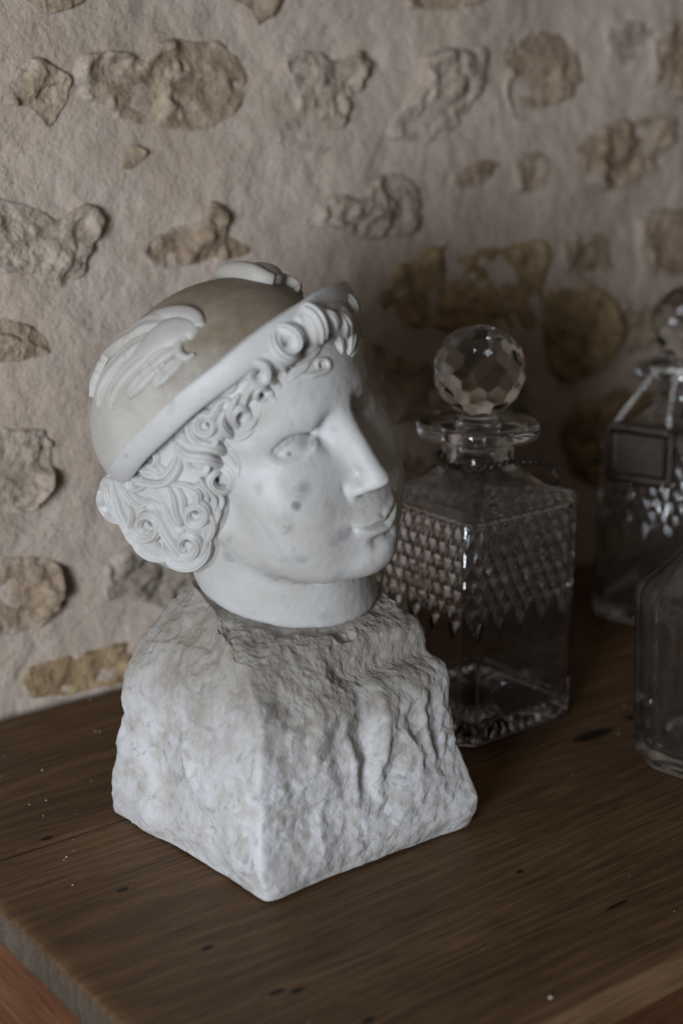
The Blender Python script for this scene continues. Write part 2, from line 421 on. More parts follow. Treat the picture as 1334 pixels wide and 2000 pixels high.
def board(name, x0, x1, y0, y1, z0, z1, mat, parent, r=0.004, step=0.006, seed=1, wear=0.0006, skew=0.0, endmat=None):
    """a solid board along X with rounded, slightly worn long edges and rounded ends"""
    cr = []
    ny = max(4, int((y1 - y0) / 0.012)); nz = max(2, int((z1 - z0) / 0.008))
    def arc(cy, cz, a0):
        return [(cy + r * math.cos(a), cz + r * math.sin(a)) for a in np.linspace(a0, a0 + math.pi / 2, 5)]
    cr += arc(y1 - r, z1 - r, 0)
    cr += [(y, z1) for y in np.linspace(y1 - r, y0 + r, ny)[1:-1]]
    cr += arc(y0 + r, z1 - r, math.pi / 2)
    cr += [(y0, z) for z in np.linspace(z1 - r, z0 + r, nz)[1:-1]]
    cr += arc(y0 + r, z0 + r, math.pi)
    cr += [(y, z0) for y in np.linspace(y0 + r, y1 - r, ny)[1:-1]]
    cr += arc(y1 - r, z0 + r, 1.5 * math.pi)
    cr += [(y1, z) for z in np.linspace(z0 + r, z1 - r, nz)[1:-1]]
    cr = np.array(cr); cc = cr.mean(0); m = len(cr)
    xs = np.r_[x0, x0 + r * 0.3, x0 + r, np.arange(x0 + r + step, x1 - r, step), x1 - r, x1 - r * 0.3, x1]
    V = []
    for i, x in enumerate(xs):
        e = min(x - x0, x1 - x); k = 0 if e >= r else r - math.sqrt(max(0, r * r - (r - e) ** 2))
        q = cr + np.sign(cc - cr) * np.minimum(np.abs(cc - cr), k)
        V.append(np.column_stack([np.full(m, x) + (skew * (q[:, 0] - y0) if i < 3 else 0), q]))
    V = np.concatenate(V)
    V[:, 1:] += wear * np.stack([fbm(V * [30, 90, 90], seed, 3), fbm(V * [30, 60, 60], seed + 5, 3)], 1)
    V[:, 0] += wear * 1.5 * fbm(V * [30, 120, 120], seed + 9, 3) * (np.arange(len(V)) < 3 * m)
    n = len(xs)
    F = grid_faces(n, m, True)[:, ::-1].tolist() + [list(range(m))[::-1], list(range((n - 1) * m, n * m))]
    o = mk(name, V, F, mat, parent)
    if endmat:
        o.data.materials.append(endmat)
        for p in o.data.polygons:
            if p.normal.x < -0.8: p.material_index = 1
    return o
table = empty('wooden_table', TLOC)
tag(table, 'old dark brown pine table standing against the rough stone wall', 'table')
board('plank', 0.279, 1.50, 0.408, 0.6968, -0.021, 0.0, WOOD_A, table, seed=1, endmat=WOOD_END, skew=0.004)
board('plank', 0.2795, 1.50, 0.6978, 0.868, -0.021, -0.0004, WOOD_B, table, r=0.0025, seed=2, endmat=WOOD_END)
board('apron', 0.292, 1.48, 0.4155, 0.437, -0.13, -0.0215, WOOD_RED, table, seed=3)
# the end apron runs along Y: build along X, then turn
ea = board('apron', 0.437, 0.86, -0.304, -0.283, -0.13, -0.0215, WOOD_RED_END, None, seed=4)
me = ea.data
for vv in me.vertices:
    x, y, z = vv.co; vv.co = (-y, x, z)
me.update(); ea.parent = table; ea.matrix_parent_inverse = Matrix.Translation(-Vector(table.location))
for (lx, ly) in ((0.285, 0.412), (0.285, 0.80), (1.41, 0.412), (1.41, 0.80)):
    board('leg', -0.75, -0.1305, ly + 0.006, ly + 0.066, lx + 0.008, lx + 0.068, WOOD_RED, None, seed=7)
    lg = bpy.context.scene.collection.objects[-1]
    for vv in lg.data.vertices:
        x, y, z = vv.co; vv.co = (z, y, x)
    lg.data.flip_normals(); lg.data.update(); lg.parent = table; lg.matrix_parent_inverse = Matrix.Translation(-Vector(table.location))

# white crumbs of plaster on the table top
CR = [(0.3633, 0.815), (0.3492, 0.7891), (0.3728, 0.7817), (0.3892, 0.7503), (0.3558, 0.7436), (0.3458, 0.7447), (0.3457, 0.727), (0.3309, 0.6738), (0.3333, 0.6755), (0.4285, 0.8106), (0.4265, 0.8132), (0.4493, 0.8734 - 0.012), (0.3217, 0.6466), (0.7244, 0.6153), (0.7293, 0.6311), (0.6922, 0.6028), (0.4471, 0.4215), (0.3257, 0.7221), (0.362, 0.7176), (0.745, 0.6886)]
rc = random.Random(11)
CR += [(rc.uniform(0.29, 0.40), rc.uniform(0.45, 0.86)) for _ in range(14)] + [(rc.uniform(0.45, 0.8), rc.uniform(0.42, 0.66)) for _ in range(14)]
V_, F_ = [], []
octa = np.array([(1, 0, 0), (-1, 0, 0), (0, 1, 0), (0, -1, 0), (0, 0, 1), (0, 0, -1)], float)
for i, (x, y) in enumerate(CR):
    s = rc.uniform(0.0004, 0.0008) if i < 16 else 0.0013 if i == 16 else rc.uniform(0.00015, 0.00038)
    b = len(V_)
    V_ += (octa * [s * rc.uniform(0.8, 1.6), s * rc.uniform(0.6, 1), s * 0.6] + [x, y, s * 0.45]).tolist()
    for (a1, a2, a3) in ((0, 2, 4), (2, 1, 4), (1, 3, 4), (3, 0, 4), (2, 0, 5), (1, 2, 5), (3, 1, 5), (0, 3, 5)):
        F_.append([b + a1, b + a2, b + a3])
M = MatB('plaster_crumb'); CRUMB = M.out((0.55, 0.5, 0.45), 0.9)
tag(mk('plaster_crumbs', V_, F_, CRUMB, None, False), kind='stuff')


# ---------------------------------------------------------------- marble
MARBLE = mat_marble('carved_marble')
HATM = mat_marble('weathered_shaded_marble', base=(0.47, 0.452, 0.425), warm=0.92, rough=0.55)
WINGM = mat_marble('wing_marble', base=(0.465, 0.45, 0.43), warm=0.25, rough=0.5)
HAIRM = mat_marble('carved_hair_marble', vein=0.25, rough=0.5)

# ---------------------------------------------------------------- implicit surfaces (head space, mm of a life-size head)
def rot3(rx, ry, rz):
    cx, sx, cy, sy, cz, sz = math.cos(rx), math.sin(rx), math.cos(ry), math.sin(ry), math.cos(rz), math.sin(rz)
    return (np.array([[cz, -sz, 0], [sz, cz, 0], [0, 0, 1]]) @ np.array([[1, 0, 0], [0, cx, -sx], [0, sx, cx]])
            @ np.array([[cy, 0, sy], [0, 1, 0], [-sy, 0, cy]]))
HM = np.stack([RT, UPV, -FW], 1) @ rot3(*np.radians([23.017, 42.955, 18.197]))
HS = 0.000753
HO = CAM + (lambda d: d * (0.757 / (d @ FW)))(FW * FPX + RT * (660 - 667) - UPV * (805 - 1000))   # bridge of the nose
def h2w(p): return HO + HS * (np.asarray(p, float) @ HM.T)
def w2h(p): return ((np.asarray(p, float) - HO) / HS) @ HM

def ell(p, c, r):
    q = (p - np.asarray(c, float)); r = np.asarray(r, float)
    k0 = np.linalg.norm(q / r, axis=1); k1 = np.linalg.norm(q / (r * r), axis=1)
    return k0 * (k0 - 1) / np.maximum(k1, 1e-6)
def sph(p, c, r): return np.linalg.norm(p - np.asarray(c, float), axis=1) - r
def cap(p, a, b, ra, rb=None):
    rb = ra if rb is None else rb
    a = np.asarray(a, float); ab = np.asarray(b, float) - a
    t = np.clip(((p - a) @ ab) / (ab @ ab), 0, 1)
    return np.linalg.norm(p - a - t[:, None] * ab, axis=1) - (ra + (rb - ra) * t)
def chain(p, pts, rs):
    d = None
    for k in range(len(pts) - 1):
        e = cap(p, pts[k], pts[k + 1], rs[k], rs[k + 1]); d = e if d is None else np.minimum(d, e)
    return d
def smin(a, b, k):
    h = np.maximum(k - np.abs(a - b), 0) / k
    return np.minimum(a, b) - h * h * k * 0.25
def smax(a, b, k): return -smin(-a, -b, k)

def surface_nets(f, lo, hi, h):
    n = np.ceil((np.asarray(hi) - lo) / h).astype(int) + 1
    ax = [lo[k] + h * np.arange(n[k]) for k in range(3)]
    D = np.empty(n)
    step = max(1, int(400000 / (n[1] * n[2])))
    for i in range(0, n[0], step):
        X, Y, Z = np.meshgrid(ax[0][i:i + step], ax[1], ax[2], indexing='ij')
        D[i:i + step] = f(np.stack([X.ravel(), Y.ravel(), Z.ravel()], 1)).reshape(X.shape)
    S = D < 0
    sl = lambda k, A: A[k[0]:A.shape[0] - 1 + k[0], k[1]:A.shape[1] - 1 + k[1], k[2]:A.shape[2] - 1 + k[2]]
    cs = [(a, b, c) for a in (0, 1) for b in (0, 1) for c in (0, 1)]
    cnt = sum(sl(k, S).astype(int) for k in cs)
    act = (cnt > 0) & (cnt < 8)
    idx = np.full(act.shape, -1); ii = np.argwhere(act); idx[act] = np.arange(len(ii))
    acc = np.zeros((len(ii), 3)); num = np.zeros(len(ii))
    for k in cs:
        for axn in range(3):
            if k[axn]: continue
            k2 = list(k); k2[axn] = 1
            a = D[tuple((ii + k).T)]; b = D[tuple((ii + k2).T)]
            m = (a < 0) != (b < 0)
            t = np.where(m, a / np.where(m, a - b, 1), 0)
            p = np.repeat(np.asarray([k], float), len(ii), 0); p[:, axn] = t
            acc[m] += p[m]; num[m] += 1
    V = lo + h * (ii + acc / num[:, None])
    F = []
    for axn in range(3):
        A = [slice(None)] * 3; B = [slice(None)] * 3; A[axn] = slice(0, -1); B[axn] = slice(1, None)
        m = S[tuple(A)] != S[tuple(B)]
        e = np.argwhere(m); o = [x for x in range(3) if x != axn]
        ok = (e[:, o[0]] > 0) & (e[:, o[1]] > 0) & (e[:, o[0]] < n[o[0]] - 1) & (e[:, o[1]] < n[o[1]] - 1); e = e[ok]
        q = []
        for du, dv in ((0, 0), (1, 0), (1, 1), (0, 1)):
            g = e.copy(); g[:, o[0]] -= du; g[:, o[1]] -= dv; q.append(idx[tuple(g.T)])
        q = np.stack(q, 1)
        flip = S[tuple(e.T)] ^ (axn == 1)
        q[~flip] = q[~flip][:, ::-1]
        F.append(q)
    return V, np.concatenate(F)[:, ::-1]

def subdiv(V, F):
    e = np.concatenate([F[:, [0, 1]], F[:, [1, 2]], F[:, [2, 3]], F[:, [3, 0]]]); es = np.sort(e, 1)
    u, inv = np.unique(es[:, 0].astype(np.int64) * len(V) + es[:, 1], return_inverse=True)
    em = (V[u // len(V)] + V[u % len(V)]) / 2
    nf = len(F); i = inv.reshape(4, nf) + len(V); c = np.arange(nf) + len(V) + len(em)
    V2 = np.concatenate([V, em, V[F].mean(1)])
    F2 = np.concatenate([np.stack([F[:, k], i[k], c, i[k - 1]], 1) for k in range(4)])
    return V2, F2

def project(f, V, it=2, e=0.25):
    for _ in range(it):
        d = f(V)
        g = np.stack([f(V + np.eye(3)[k] * e) - f(V - np.eye(3)[k] * e) for k in range(3)], 1) / (2 * e)
        V = V - np.clip(d, -3, 3)[:, None] * g / np.maximum((g * g).sum(1), 0.2)[:, None]
    return V

def implicit(name, f, lo, hi, h, mat, parent, subs=1):
    V, F = surface_nets(f, np.asarray(lo, float), np.asarray(hi, float), h)
    V = project(f, V, 1)
    for _ in range(subs):
        V, F = subdiv(V, F); V = project(f, V, 2)
    return mk(name, h2w(V), F, mat, parent)

def trace_many(xy, f, t0=0.45):
    """first points of surface f (head space) along lines of sight to the head"""
    xy = np.asarray(xy, float)
    d = FW * FPX + np.outer(xy[:, 0] - 667, RT) - np.outer(xy[:, 1] - 1000, UPV); d /= np.linalg.norm(d, axis=1)[:, None]
    o = w2h(CAM + d * t0); dd = d @ HM; t = np.zeros(len(d))
    best = np.full(len(d), 1e9); tb = t.copy()
    for _ in range(80):
        v = f(o + dd * t[:, None]); nb_ = np.abs(v) < best; best = np.where(nb_, np.abs(v), best); tb = np.where(nb_, t, tb)
        if best.max() < 0.05: break
        t = np.minimum(t + np.minimum(v, 150) * 0.85, 700)
    return project(f, o + dd * tb[:, None], 3)
def trace(px, py, f): return trace_many([(px, py)], f)[0]
def normals_at(f, p, e=1.5):
    g = np.stack([f(p + np.eye(3)[k] * e) - f(p - np.eye(3)[k] * e) for k in range(3)], 1)
    return g / np.maximum(np.linalg.norm(g, axis=1), 1e-9)[:, None]

#HEADBEGIN
NKC = np.array([-4.0, -144.5, -95.0]); NKN = np.array([0.199, 0.915, 0.351])      # the cut of the neck
def plane3(p, a, b, c, up=1):
    n = np.cross(np.subtract(b, a), np.subtract(c, a)); n = n / np.linalg.norm(n)
    if n[1] * up < 0: n = -n
    return (p - np.asarray(a, float)) @ n

def head_sdf(P):
    p = P.copy(); p[:, 0] = np.abs(p[:, 0])           # the carving is symmetric
    d = ell(p, (0, 24, -92), (74, 78, 96))            # cranium
    d = smin(d, ell(p, (0, -45, -46), (65, 77, 49)), 26)
    d = smin(d, ell(p, (0, 26, -42), (58, 44, 45)), 20)               # forehead
    d = smin(d, chain(p, [(0, -103, -16), (28, -98, -26), (48, -78, -58), (57, -48, -84)], [15, 15, 16, 16]), 24)   # jaw
    d = smin(d, ell(p, (0, -103, -12), (19, 15, 15)), 20)             # chin
    d = smin(d, ell(p, (40, -42, -27), (22, 19, 17)), 24)             # cheekbone
    d = smin(d, ell(p, (33, -69, -29), (25, 27, 23.5)), 20)             # cheek
    # brow ridge and eye socket
    d = smin(d, chain(p, [(6, 6, -6), (22, 11, -6.5), (38, 9, -15), (52, 0, -31)], [6, 6.5, 6.5, 6]), 11)
    d = smax(d, -ell(p, (31.0, -6.0, -20), (16.5, 9.2, 17.0)), 9)
    d = smax(d, -ell(p, (14, -8, 4), (6, 9, 10)), 12)
    # muzzle
    d = smin(d, ell(p, (0, -75.5, -17), (30, 22, 26)), 14)
    # nose
    nose = chain(p, [(0, 12, -6), (0, -16, 4.5), (0, -47.5, 16.0)], [9.5, 8.2, 7.4])
    nose = smin(nose, ell(p, (0, -51.5, 15.5), (8.4, 6.2, 9.3)), 6)
    nose = smin(nose, ell(p, (0, -26, -8), (15, 36, 12)), 10)
    nose = smin(nose, ell(p, (10.5, -52, 5), (6.4, 5.4, 9)), 7)
    nose = smax(nose, -(p[:, 1] + 56.5 - 0.16 * (p[:, 2] - 6)), 3.0)
    d = smin(d, nose, 6)
    d = smax(d, -ell(p, (6.2, -57, 10), (3.6, 2.0, 5)), 2.5)          # nostril
    d = d + 0.8 * np.exp(-(((p[:, 0] - 18.5) / 2.2) ** 2 + ((p[:, 1] + 51) / 6.0) ** 2)) * sstep(-14, -4, p[:, 2])
    # eye: ball, upper lid and lower lid
    ec = (33, -9.5, -23.6)
    eo, ei = (49, -13.5, -26), (15.5, -11, -13)
    d = smin(d, sph(p, ec, 14.5), 2.0)
    lidu = smax(sph(p, ec, 16.3), -plane3(p, eo, ei, (34, -0.7, -8.5)), 0.8)
    lidl = smax(sph(p, ec, 14.65), plane3(p, eo, ei, (31, -18.0, -11)), 0.8)
    d = smin(d, lidu, 3.0); d = smin(d, lidl, 13)
    # mouth
    x, y, z = p[:, 0], p[:, 1], p[:, 2]
    win = np.clip(1 - (x / 22.5) ** 2, 0, 1); fr = sstep(-24, -12, z)
    ml = -82.2 + 0.0116 * x * x - 0.9 * np.exp(-(x / 3.0) ** 2)               # the closed line of the lips
    d = d - fr * 2.3 * win ** 0.6 * np.exp(-((y - ml - 3.7 * win ** 0.5 + 0.8 * np.exp(-(x / 2.5) ** 2)) / 3.0) ** 2)
    d = d - fr * 4.0 * win ** 0.6 * np.exp(-((y - ml + 5.2 * win ** 0.5) / 4.0) ** 2)
    d = d + fr * 1.9 * (1 - sstep(21.0, 25.0, x)) * np.exp(-((y - ml) / 0.95) ** 2)
    d = d + fr * 1.0 * np.exp(-(((x - 23.5) / 3.0) ** 2 + ((y - ml) / 3.4) ** 2))
    d = smax(d, -cap(p, (0, -94.5, 9.5), (8, -94, 7.5), 1.6), 9)      # under the lower lip
    d = smax(d, -cap(p, (0, -61, 13), (0, -68, 13.6), 1.0), 4)        # philtrum
    # neck
    n = cap(P * [1, 1, 0.97], (-7.5, -79, -93), (-4.5, -177, -101), 63)
    d = smin(d, n, 9)
    d = smax(d, -(P - NKC) @ NKN, 8)
    d = smax(d, -chain(p, [(0, -119, -30), (32, -112, -40), (52, -92, -66)], [0.5, 0.5, 0.5]), 13)   # crease under the jaw
    # ear lobe below the curls
    d = smin(d, ell(p, (66, -58, -73), (6.5, 10.5, 7)), 4)
    d = d + 0.15 * vnoise(P / 8.0, 71) + 0.12 * vnoise(P / 3.5, 72)          # hand-worked surface
    # skull stays below the hat
    d = smax(d, (P - BRC) @ BRN - 2, 6)
    return d

BRN = np.array([0, math.cos(0.53), -math.sin(0.53)]); BRD = np.array([0, math.sin(0.53), math.cos(0.53)])
BRC = np.array([0, 25.5, -98.0]); BRA, BRB = 104.0, 118.0
CRC = BRC - BRD * 24; CRA, CRB, CRH = 90.0, 101.0, 71.0
def hat_xyz(x, dd, nn, c=None): return (CRC if c is None else c) + np.stack([x, BRD[1] * dd + BRN[1] * nn, BRD[2] * dd + BRN[2] * nn], -1)
def crown_sdf(P):
    q = P - CRC
    l = np.stack([q[:, 0], q @ BRD, q @ BRN], 1)
    return ell(l, (0, 0, 0), (CRA, CRB, CRH))

def hair_sdf(P):
    p = P.copy(); p[:, 0] = np.abs(p[:, 0])
    d = ell(p, (0, 24, -95), (84, 84, 103))
    d = smax(d, -((p - [0, 54, 0]) @ np.array([0, 0.70, -0.714])), 10)
    d = smin(d, ell(p, (66, -26, -100), (24, 48, 44)), 14)
    d = smin(d, ell(p, (52, -68, -112), (30, 32, 36)), 14)
    d = smin(d, ell(p, (0, -58, -150), (62, 46, 40)), 16)
    d = smin(d, ell(p, (34, -32, -152), (56, 56, 50)), 16)
    d = smin(d, ell(p, (50, -62, -136), (38, 40, 42)), 14)
    d = smin(d, chain(p, [(70, 6, -62), (58, 34, -34), (40, 54, -10), (18, 64, 4), (0, 67, 8)], [10, 11, 11, 10, 10]), 12)
    b = (P - BRC) @ BRN
    d = smax(d, b - 2, 6)
    return d

# ---- carved locks: every curl is a tapering ribbon with strand grooves that lies on the hair mass
def spl(pts, n):
    p = np.asarray(pts, float); m = len(p); out = []
    for k in range(m - 1):
        b, c = p[k], p[k + 1]; a = p[k - 1] if k else 2 * b - c; d = p[k + 2] if k + 2 < m else 2 * c - b
        for t in np.linspace(0, 1, 10, endpoint=False):
            out.append(0.5 * ((2 * b) + (c - a) * t + (2 * a - 5 * b + 4 * c - d) * t * t + (3 * b - a - 3 * c + d) * t ** 3))
    out.append(p[-1]); out = np.array(out)
    L = np.r_[0, np.cumsum(np.linalg.norm(np.diff(out[:, :2], axis=0), axis=1))]
    s = np.linspace(0, L[-1], n)
    return np.stack([np.interp(s, L, out[:, k]) for k in range(p.shape[1])], 1)

def spiral(cx, cy, r, a0, dirn, turns=1.3, inner=0.37):
    n = int(14 * turns) + 2; o = []
    for t in np.linspace(0, 1, n):
        rr = r * (0.74 + (inner - 0.74) * t); a = math.radians(a0 + dirn * 360 * turns * t)
        o.append((cx + rr * math.cos(a), cy + rr * math.sin(a), r * (0.62 - 0.22 * t)))
    return o

def ribbon(name, path, f, mat, parent, hgt=0.5, grooves=3, K=17, n=None, sink=1.5, flat=2.0, gdep=0.16, lift=0.0, taper0=0.25, mirror=False, widen=1.0):
    q = spl(path, n or max(14, int(sum(math.dist(path[k][:2], path[k + 1][:2]) for k in range(len(path) - 1)) / 3.2)))
    pts = trace_many(q[:, :2], f); nr = normals_at(f, pts)
    for _ in range(2):
        pts[1:-1] = (pts[:-2] + 2 * pts[1:-1] + pts[2:]) / 4; nr[1:-1] = (nr[:-2] + 2 * nr[1:-1] + nr[2:]) / 4
    wd = q[:, 2] / 2.94 / 2 * widen
    m = len(q); s = np.linspace(-1, 1, K); V = []
    u = np.linspace(0, 1, m)
    env = np.minimum(1, taper0 + (1 - taper0) * np.minimum(u / 0.22, 1)) * np.minimum(1, 0.35 + 0.65 * (1 - u) / 0.12)
    for k in range(m):
        t = pts[min(k + 1, m - 1)] - pts[max(k - 1, 0)]; t /= max(np.linalg.norm(t), 1e-6)
        nn = nr[k] - t * (t @ nr[k]); nn /= max(np.linalg.norm(nn), 1e-6); b = np.cross(nn, t)
        h = hgt * 2 * wd[k] * env[k]
        prof_ = (1 - np.abs(s) ** flat) ** 0.5
        g = 1 - gdep * (0.5 - 0.5 * np.cos(2 * math.pi * (grooves * (s * 0.5 + 0.5)) + math.pi)) * (np.abs(s) < 0.9) if grooves else 1
        wk = wd[k] * (0.55 + 0.45 * env[k])
        if k in (0, m - 1):                    # the ends run down into the surface
            V.append(pts[k] + np.outer(s * wk, b) - np.outer(np.full(K, sink + max(0, lift) * 0 + 1.0), nn)); continue
        V.append(pts[k] + np.outer(s * wk, b) + np.outer(prof_ * h * g * 1.0 - sink * (1 - prof_) + lift, nn))
    V = np.concatenate(V)
    if mirror: V = V * [-1, 1, 1]
    F = grid_faces(m, K)
    if not mirror: F = F[:, ::-1]
    return mk(name, h2w(V), F, mat, parent)

LOCKS = [
 # (points x, y, width), spiral or None
 ([(605, 690, 14), (585, 698, 18)], (563, 667, 42, 75, 1, 1.35)),
 ([(632, 655, 12), (612, 692, 16), (575, 710, 16), (535, 697, 15), (522, 665, 13), (535, 640, 9)], None),
 ([(578, 628, 22), (596, 610, 32), (617, 620, 34), (624, 648, 30), (612, 676, 22), (590, 694, 12)], None),
 ([(622, 606, 14), (643, 616, 20), (652, 638, 22), (644, 662, 18), (622, 676, 10)], None),
 ([(462, 748, 10)], (503, 731, 36, 175, 1, 1.4)),
 ([(458, 742, 8), (470, 708, 14), (502, 690, 16), (538, 700, 16), (556, 722, 13), (552, 745, 8)], None),
 ([(478, 795, 8), (486, 765, 14), (508, 748, 17), (535, 745, 16), (552, 760, 9)], None),
 ([(545, 790, 8), (535, 775, 10)], (513, 773, 24, 0, -1, 1.2)),
 ([(512, 792, 10), (505, 812, 12)], (474, 814, 31, 20, 1, 1.45)),
 ([(440, 800, 14), (432, 825, 18), (446, 848, 20), (474, 852, 18), (500, 836, 12)], None),
 ([(478, 712, 10), (466, 728, 12)], (434, 745, 30, -20, 1, 1.3)),
 ([(398, 785, 14), (405, 760, 18), (425, 728, 18), (455, 706, 14), (480, 690, 9)], None),
 ([(585, 733, 10), (606, 734, 14)], (627, 713, 21, 95, -1, 1.2)),
 ([(560, 745, 8), (575, 733, 14), (592, 722, 16), (606, 700, 12)], None),
 ([(662, 606, 22), (668, 634, 38), (676, 664, 34), (681, 698, 8)], None),
 ([(690, 618, 16), (698, 645, 26), (693, 674, 20), (684, 700, 7)], None),
 ([(706, 640, 10), (714, 662, 18), (716, 684, 14), (712, 698, 6)], None),
 ([(648, 622, 10), (656, 650, 20), (662, 675, 18), (668, 695, 8)], None),
 ([(452, 782, 10), (432, 783, 14)], (402, 832, 32, -60, -1, 1.35)),
 ([(375, 800, 12), (368, 830, 18), (378, 858, 18), (405, 872, 16), (430, 862, 9)], None),
 ([(328, 846, 10), (340, 872, 18), (368, 893, 22), (405, 897, 22)], (430, 938, 36, -75, 1, 1.45)),
 ([(345, 842, 12), (372, 866, 20), (412, 874, 22), (448, 888, 20), (468, 918, 12)], None),
 ([(355, 890, 8), (372, 918, 16), (398, 924, 16), (412, 910, 8)], None),
 ([(348, 868, 12), (340, 905, 18), (318, 930, 18)], (290, 897, 32, 70, 1, 1.4)),
 ([(352, 880, 8), (350, 912, 14), (328, 942, 16), (292, 946, 16), (256, 930, 14), (238, 912, 8)], None),
 ([(246, 915, 8), (248, 930, 10)], (268, 944, 21, 190, -1, 1.3)),
 ([(214, 935, 14), (220, 965, 20), (232, 1000, 22), (250, 1035, 22)], (287, 1027, 37, 150, -1, 1.45)),
 ([(228, 938, 8), (244, 965, 14), (262, 985, 14), (282, 990, 10)], None),
 ([(248, 955, 8), (268, 975, 12), (292, 985, 13), (304, 1002, 8)], None),
 ([(330, 950, 14), (352, 948, 18), (384, 962, 20)], (381, 1006, 33, -80, 1, 1.4)),
 ([(325, 948, 8), (336, 975, 16), (342, 1005, 16), (356, 1030, 10)], None),
 ([(340, 945, 8), (356, 972, 14), (358, 1000, 13), (366, 1026, 8)], None),
 ([(302, 985, 10), (308, 1015, 18), (322, 1045, 20)], (366, 1064, 35, 160, -1, 1.4)),
 ([(314, 978, 8), (326, 1005, 15), (342, 1030, 15), (362, 1040, 9)], None),
 ([(192, 955, 12), (198, 985, 20), (212, 1008, 20), (240, 1024, 10)], None),
 ([(204, 945, 10), (212, 975, 18), (224, 1002, 16), (240, 1018, 8)], None),
 ([(256, 1045, 10), (270, 1070, 20), (296, 1086, 24), (330, 1094, 14)], None),
 ([(312, 1080, 12), (340, 1100, 26), (375, 1104, 28), (402, 1085, 22), (412, 1055, 10)], None),
 ([(405, 1000, 8), (418, 1020, 16), (412, 1045, 18), (398, 1062, 10)], None),
 ([(246, 912, 8), (262, 892, 14), (290, 866, 14), (322, 842, 9)], None),
 ([(385, 925, 8), (400, 950, 14), (420, 975, 14), (420, 1000, 8)], None),
 ([(255, 850, 8), (240, 880, 14), (228, 905, 14), (212, 925, 8)], None),
 ([(300, 820, 8), (282, 846, 14), (262, 868, 14), (246, 890, 8)], None),
 ([(345, 800, 8), (335, 822, 14), (316, 840, 12), (300, 856, 8)], None),
 ([(305, 905, 8), (318, 918, 12), (330, 930, 10), (338, 945, 6)], None),
 ([(232, 1010, 8), (246, 1040, 14), (262, 1062, 14), (285, 1078, 8)], None),
 ([(275, 985, 8), (290, 980, 12), (312, 990, 12), (322, 1008, 7)], None),
 ([(250, 985, 8), (256, 1008, 13), (252, 1030, 12), (258, 1046, 6)], None),
 ([(318, 1050, 8), (322, 1072, 14), (338, 1088, 14), (360, 1096, 8)], None),
 ([(395, 1040, 8), (404, 1058, 14), (396, 1080, 14), (380, 1098, 8)], None),
 ([(300, 1052, 8), (306, 1068, 13), (322, 1082, 13), (340, 1090, 7)], None),
 ([(370, 960, 8), (388, 948, 13), (402, 962, 13), (408, 985, 7)], None),
 ([(415, 985, 8), (428, 995, 13), (424, 1015, 12), (414, 1030, 7)], None),
 ([(420, 960, 8), (434, 972, 12), (432, 990, 12), (424, 1004, 6)], None),
 ([(205, 935, 8), (224, 925, 14), (238, 930, 14), (250, 945, 8)], None),
 ([(530, 640, 8), (512, 668, 16), (488, 688, 16), (466, 700, 9)], None),
 ([(470, 768, 8), (455, 790, 14), (448, 812, 14), (455, 832, 8)], None),
 ([(388, 815, 8), (365, 826, 14), (350, 842, 14), (345, 858, 8)], None),
 ([(440, 865, 8), (456, 880, 12), (468, 905, 12), (466, 935, 7)], None),
]
def hairy(p): return np.minimum(hair_sdf(p), head_sdf(p) + 0.4)
HOLES = []
for _, sp_ in LOCKS:
    if sp_:
        c_ = trace(sp_[0], sp_[1], hairy); HOLES.append((c_, normals_at(hairy, c_[None])[0], sp_[2] * 0.22 / 2.94))
def drilled(d, p):
    for c_, n_, r_ in HOLES: d = smax(d, -cap(p, c_ + 3 * n_, c_ - 11 * n_, r_, r_ * 0.6), 0.8)
    return d
def hair_full(p): return drilled(hair_sdf(p) + 1.9 + 0.7 * vnoise(p / 7.0, 4), p)
def face_full(p): return drilled(head_sdf(p), p)

bust = empty('marble_head', h2w((0, -165, -95)))
tag(bust, 'white marble head of a youth in a winged round hat resting on the rough stone', 'sculpture')
SPOTS = [(np.array(h2w(trace(x, y, head_sdf))) - np.array(bust.location), r_ * 0.00025, a_) for x, y, r_, a_ in
         [(580, 988, 13, 0.75), (594, 953, 20, 0.45), (588, 970, 22, 0.25), (566, 1030, 14, 0.35), (560, 1012, 20, 0.18), (672, 1046, 24, 0.45), (655, 1058, 16, 0.3), (588, 1093, 20, 0.30), (505, 955, 16, 0.22), (446, 1088, 18, 0.35), (530, 1126, 20, 0.3), (555, 1128, 18, 0.3), (636, 1205, 26, 0.22), (470, 842, 14, 0.2), (615, 862, 14, 0.35), (574, 850, 8, 0.4), (565, 889, 7, 0.8), (573, 858, 7, 0.5), (571, 828, 5, 0.5), (577, 955, 6, 0.4), (700, 915, 18, 0.15), (647, 992, 26, 0.15), (672, 1005, 20, 0.2), (447, 1054, 12, 0.3)]]
FACEM = mat_marble('carved_face_marble', vein=0.5, spots=[(tuple(float(q) for q in p_), r_, a_) for p_, r_, a_ in SPOTS])
implicit('face', face_full, (-92, -238, -195), (92, 118, 34), 2.0, FACEM, bust)
hair = implicit('hair', hair_full, (-104, -120, -206), (104, 104, 34), 2.4, HAIRM, bust)

for tail, sp_ in LOCKS:
    ribbon('curl', tail + (spiral(*sp_[:5], sp_[5] * 0.85) if sp_ else []), hairy, HAIRM, hair, hgt=0.43, grooves=4, K=31, gdep=0.24, widen=1.22 * (1.22 if tail[0][0] > 500 and tail[0][1] < 740 else 1.0), sink=5.0)

for tail, sp_ in LOCKS:                                  # the far temple, carved as the mirror of the near one
    if max(q[0] for q in tail) < 560 and min(q[0] for q in tail) > 395:
        ribbon('curl', tail + (spiral(*sp_[:5], sp_[5] * 0.85) if sp_ else []), hairy, HAIRM, hair, hgt=0.60, grooves=3, K=21, gdep=0.27, widen=1.22, sink=5.0, mirror=True)

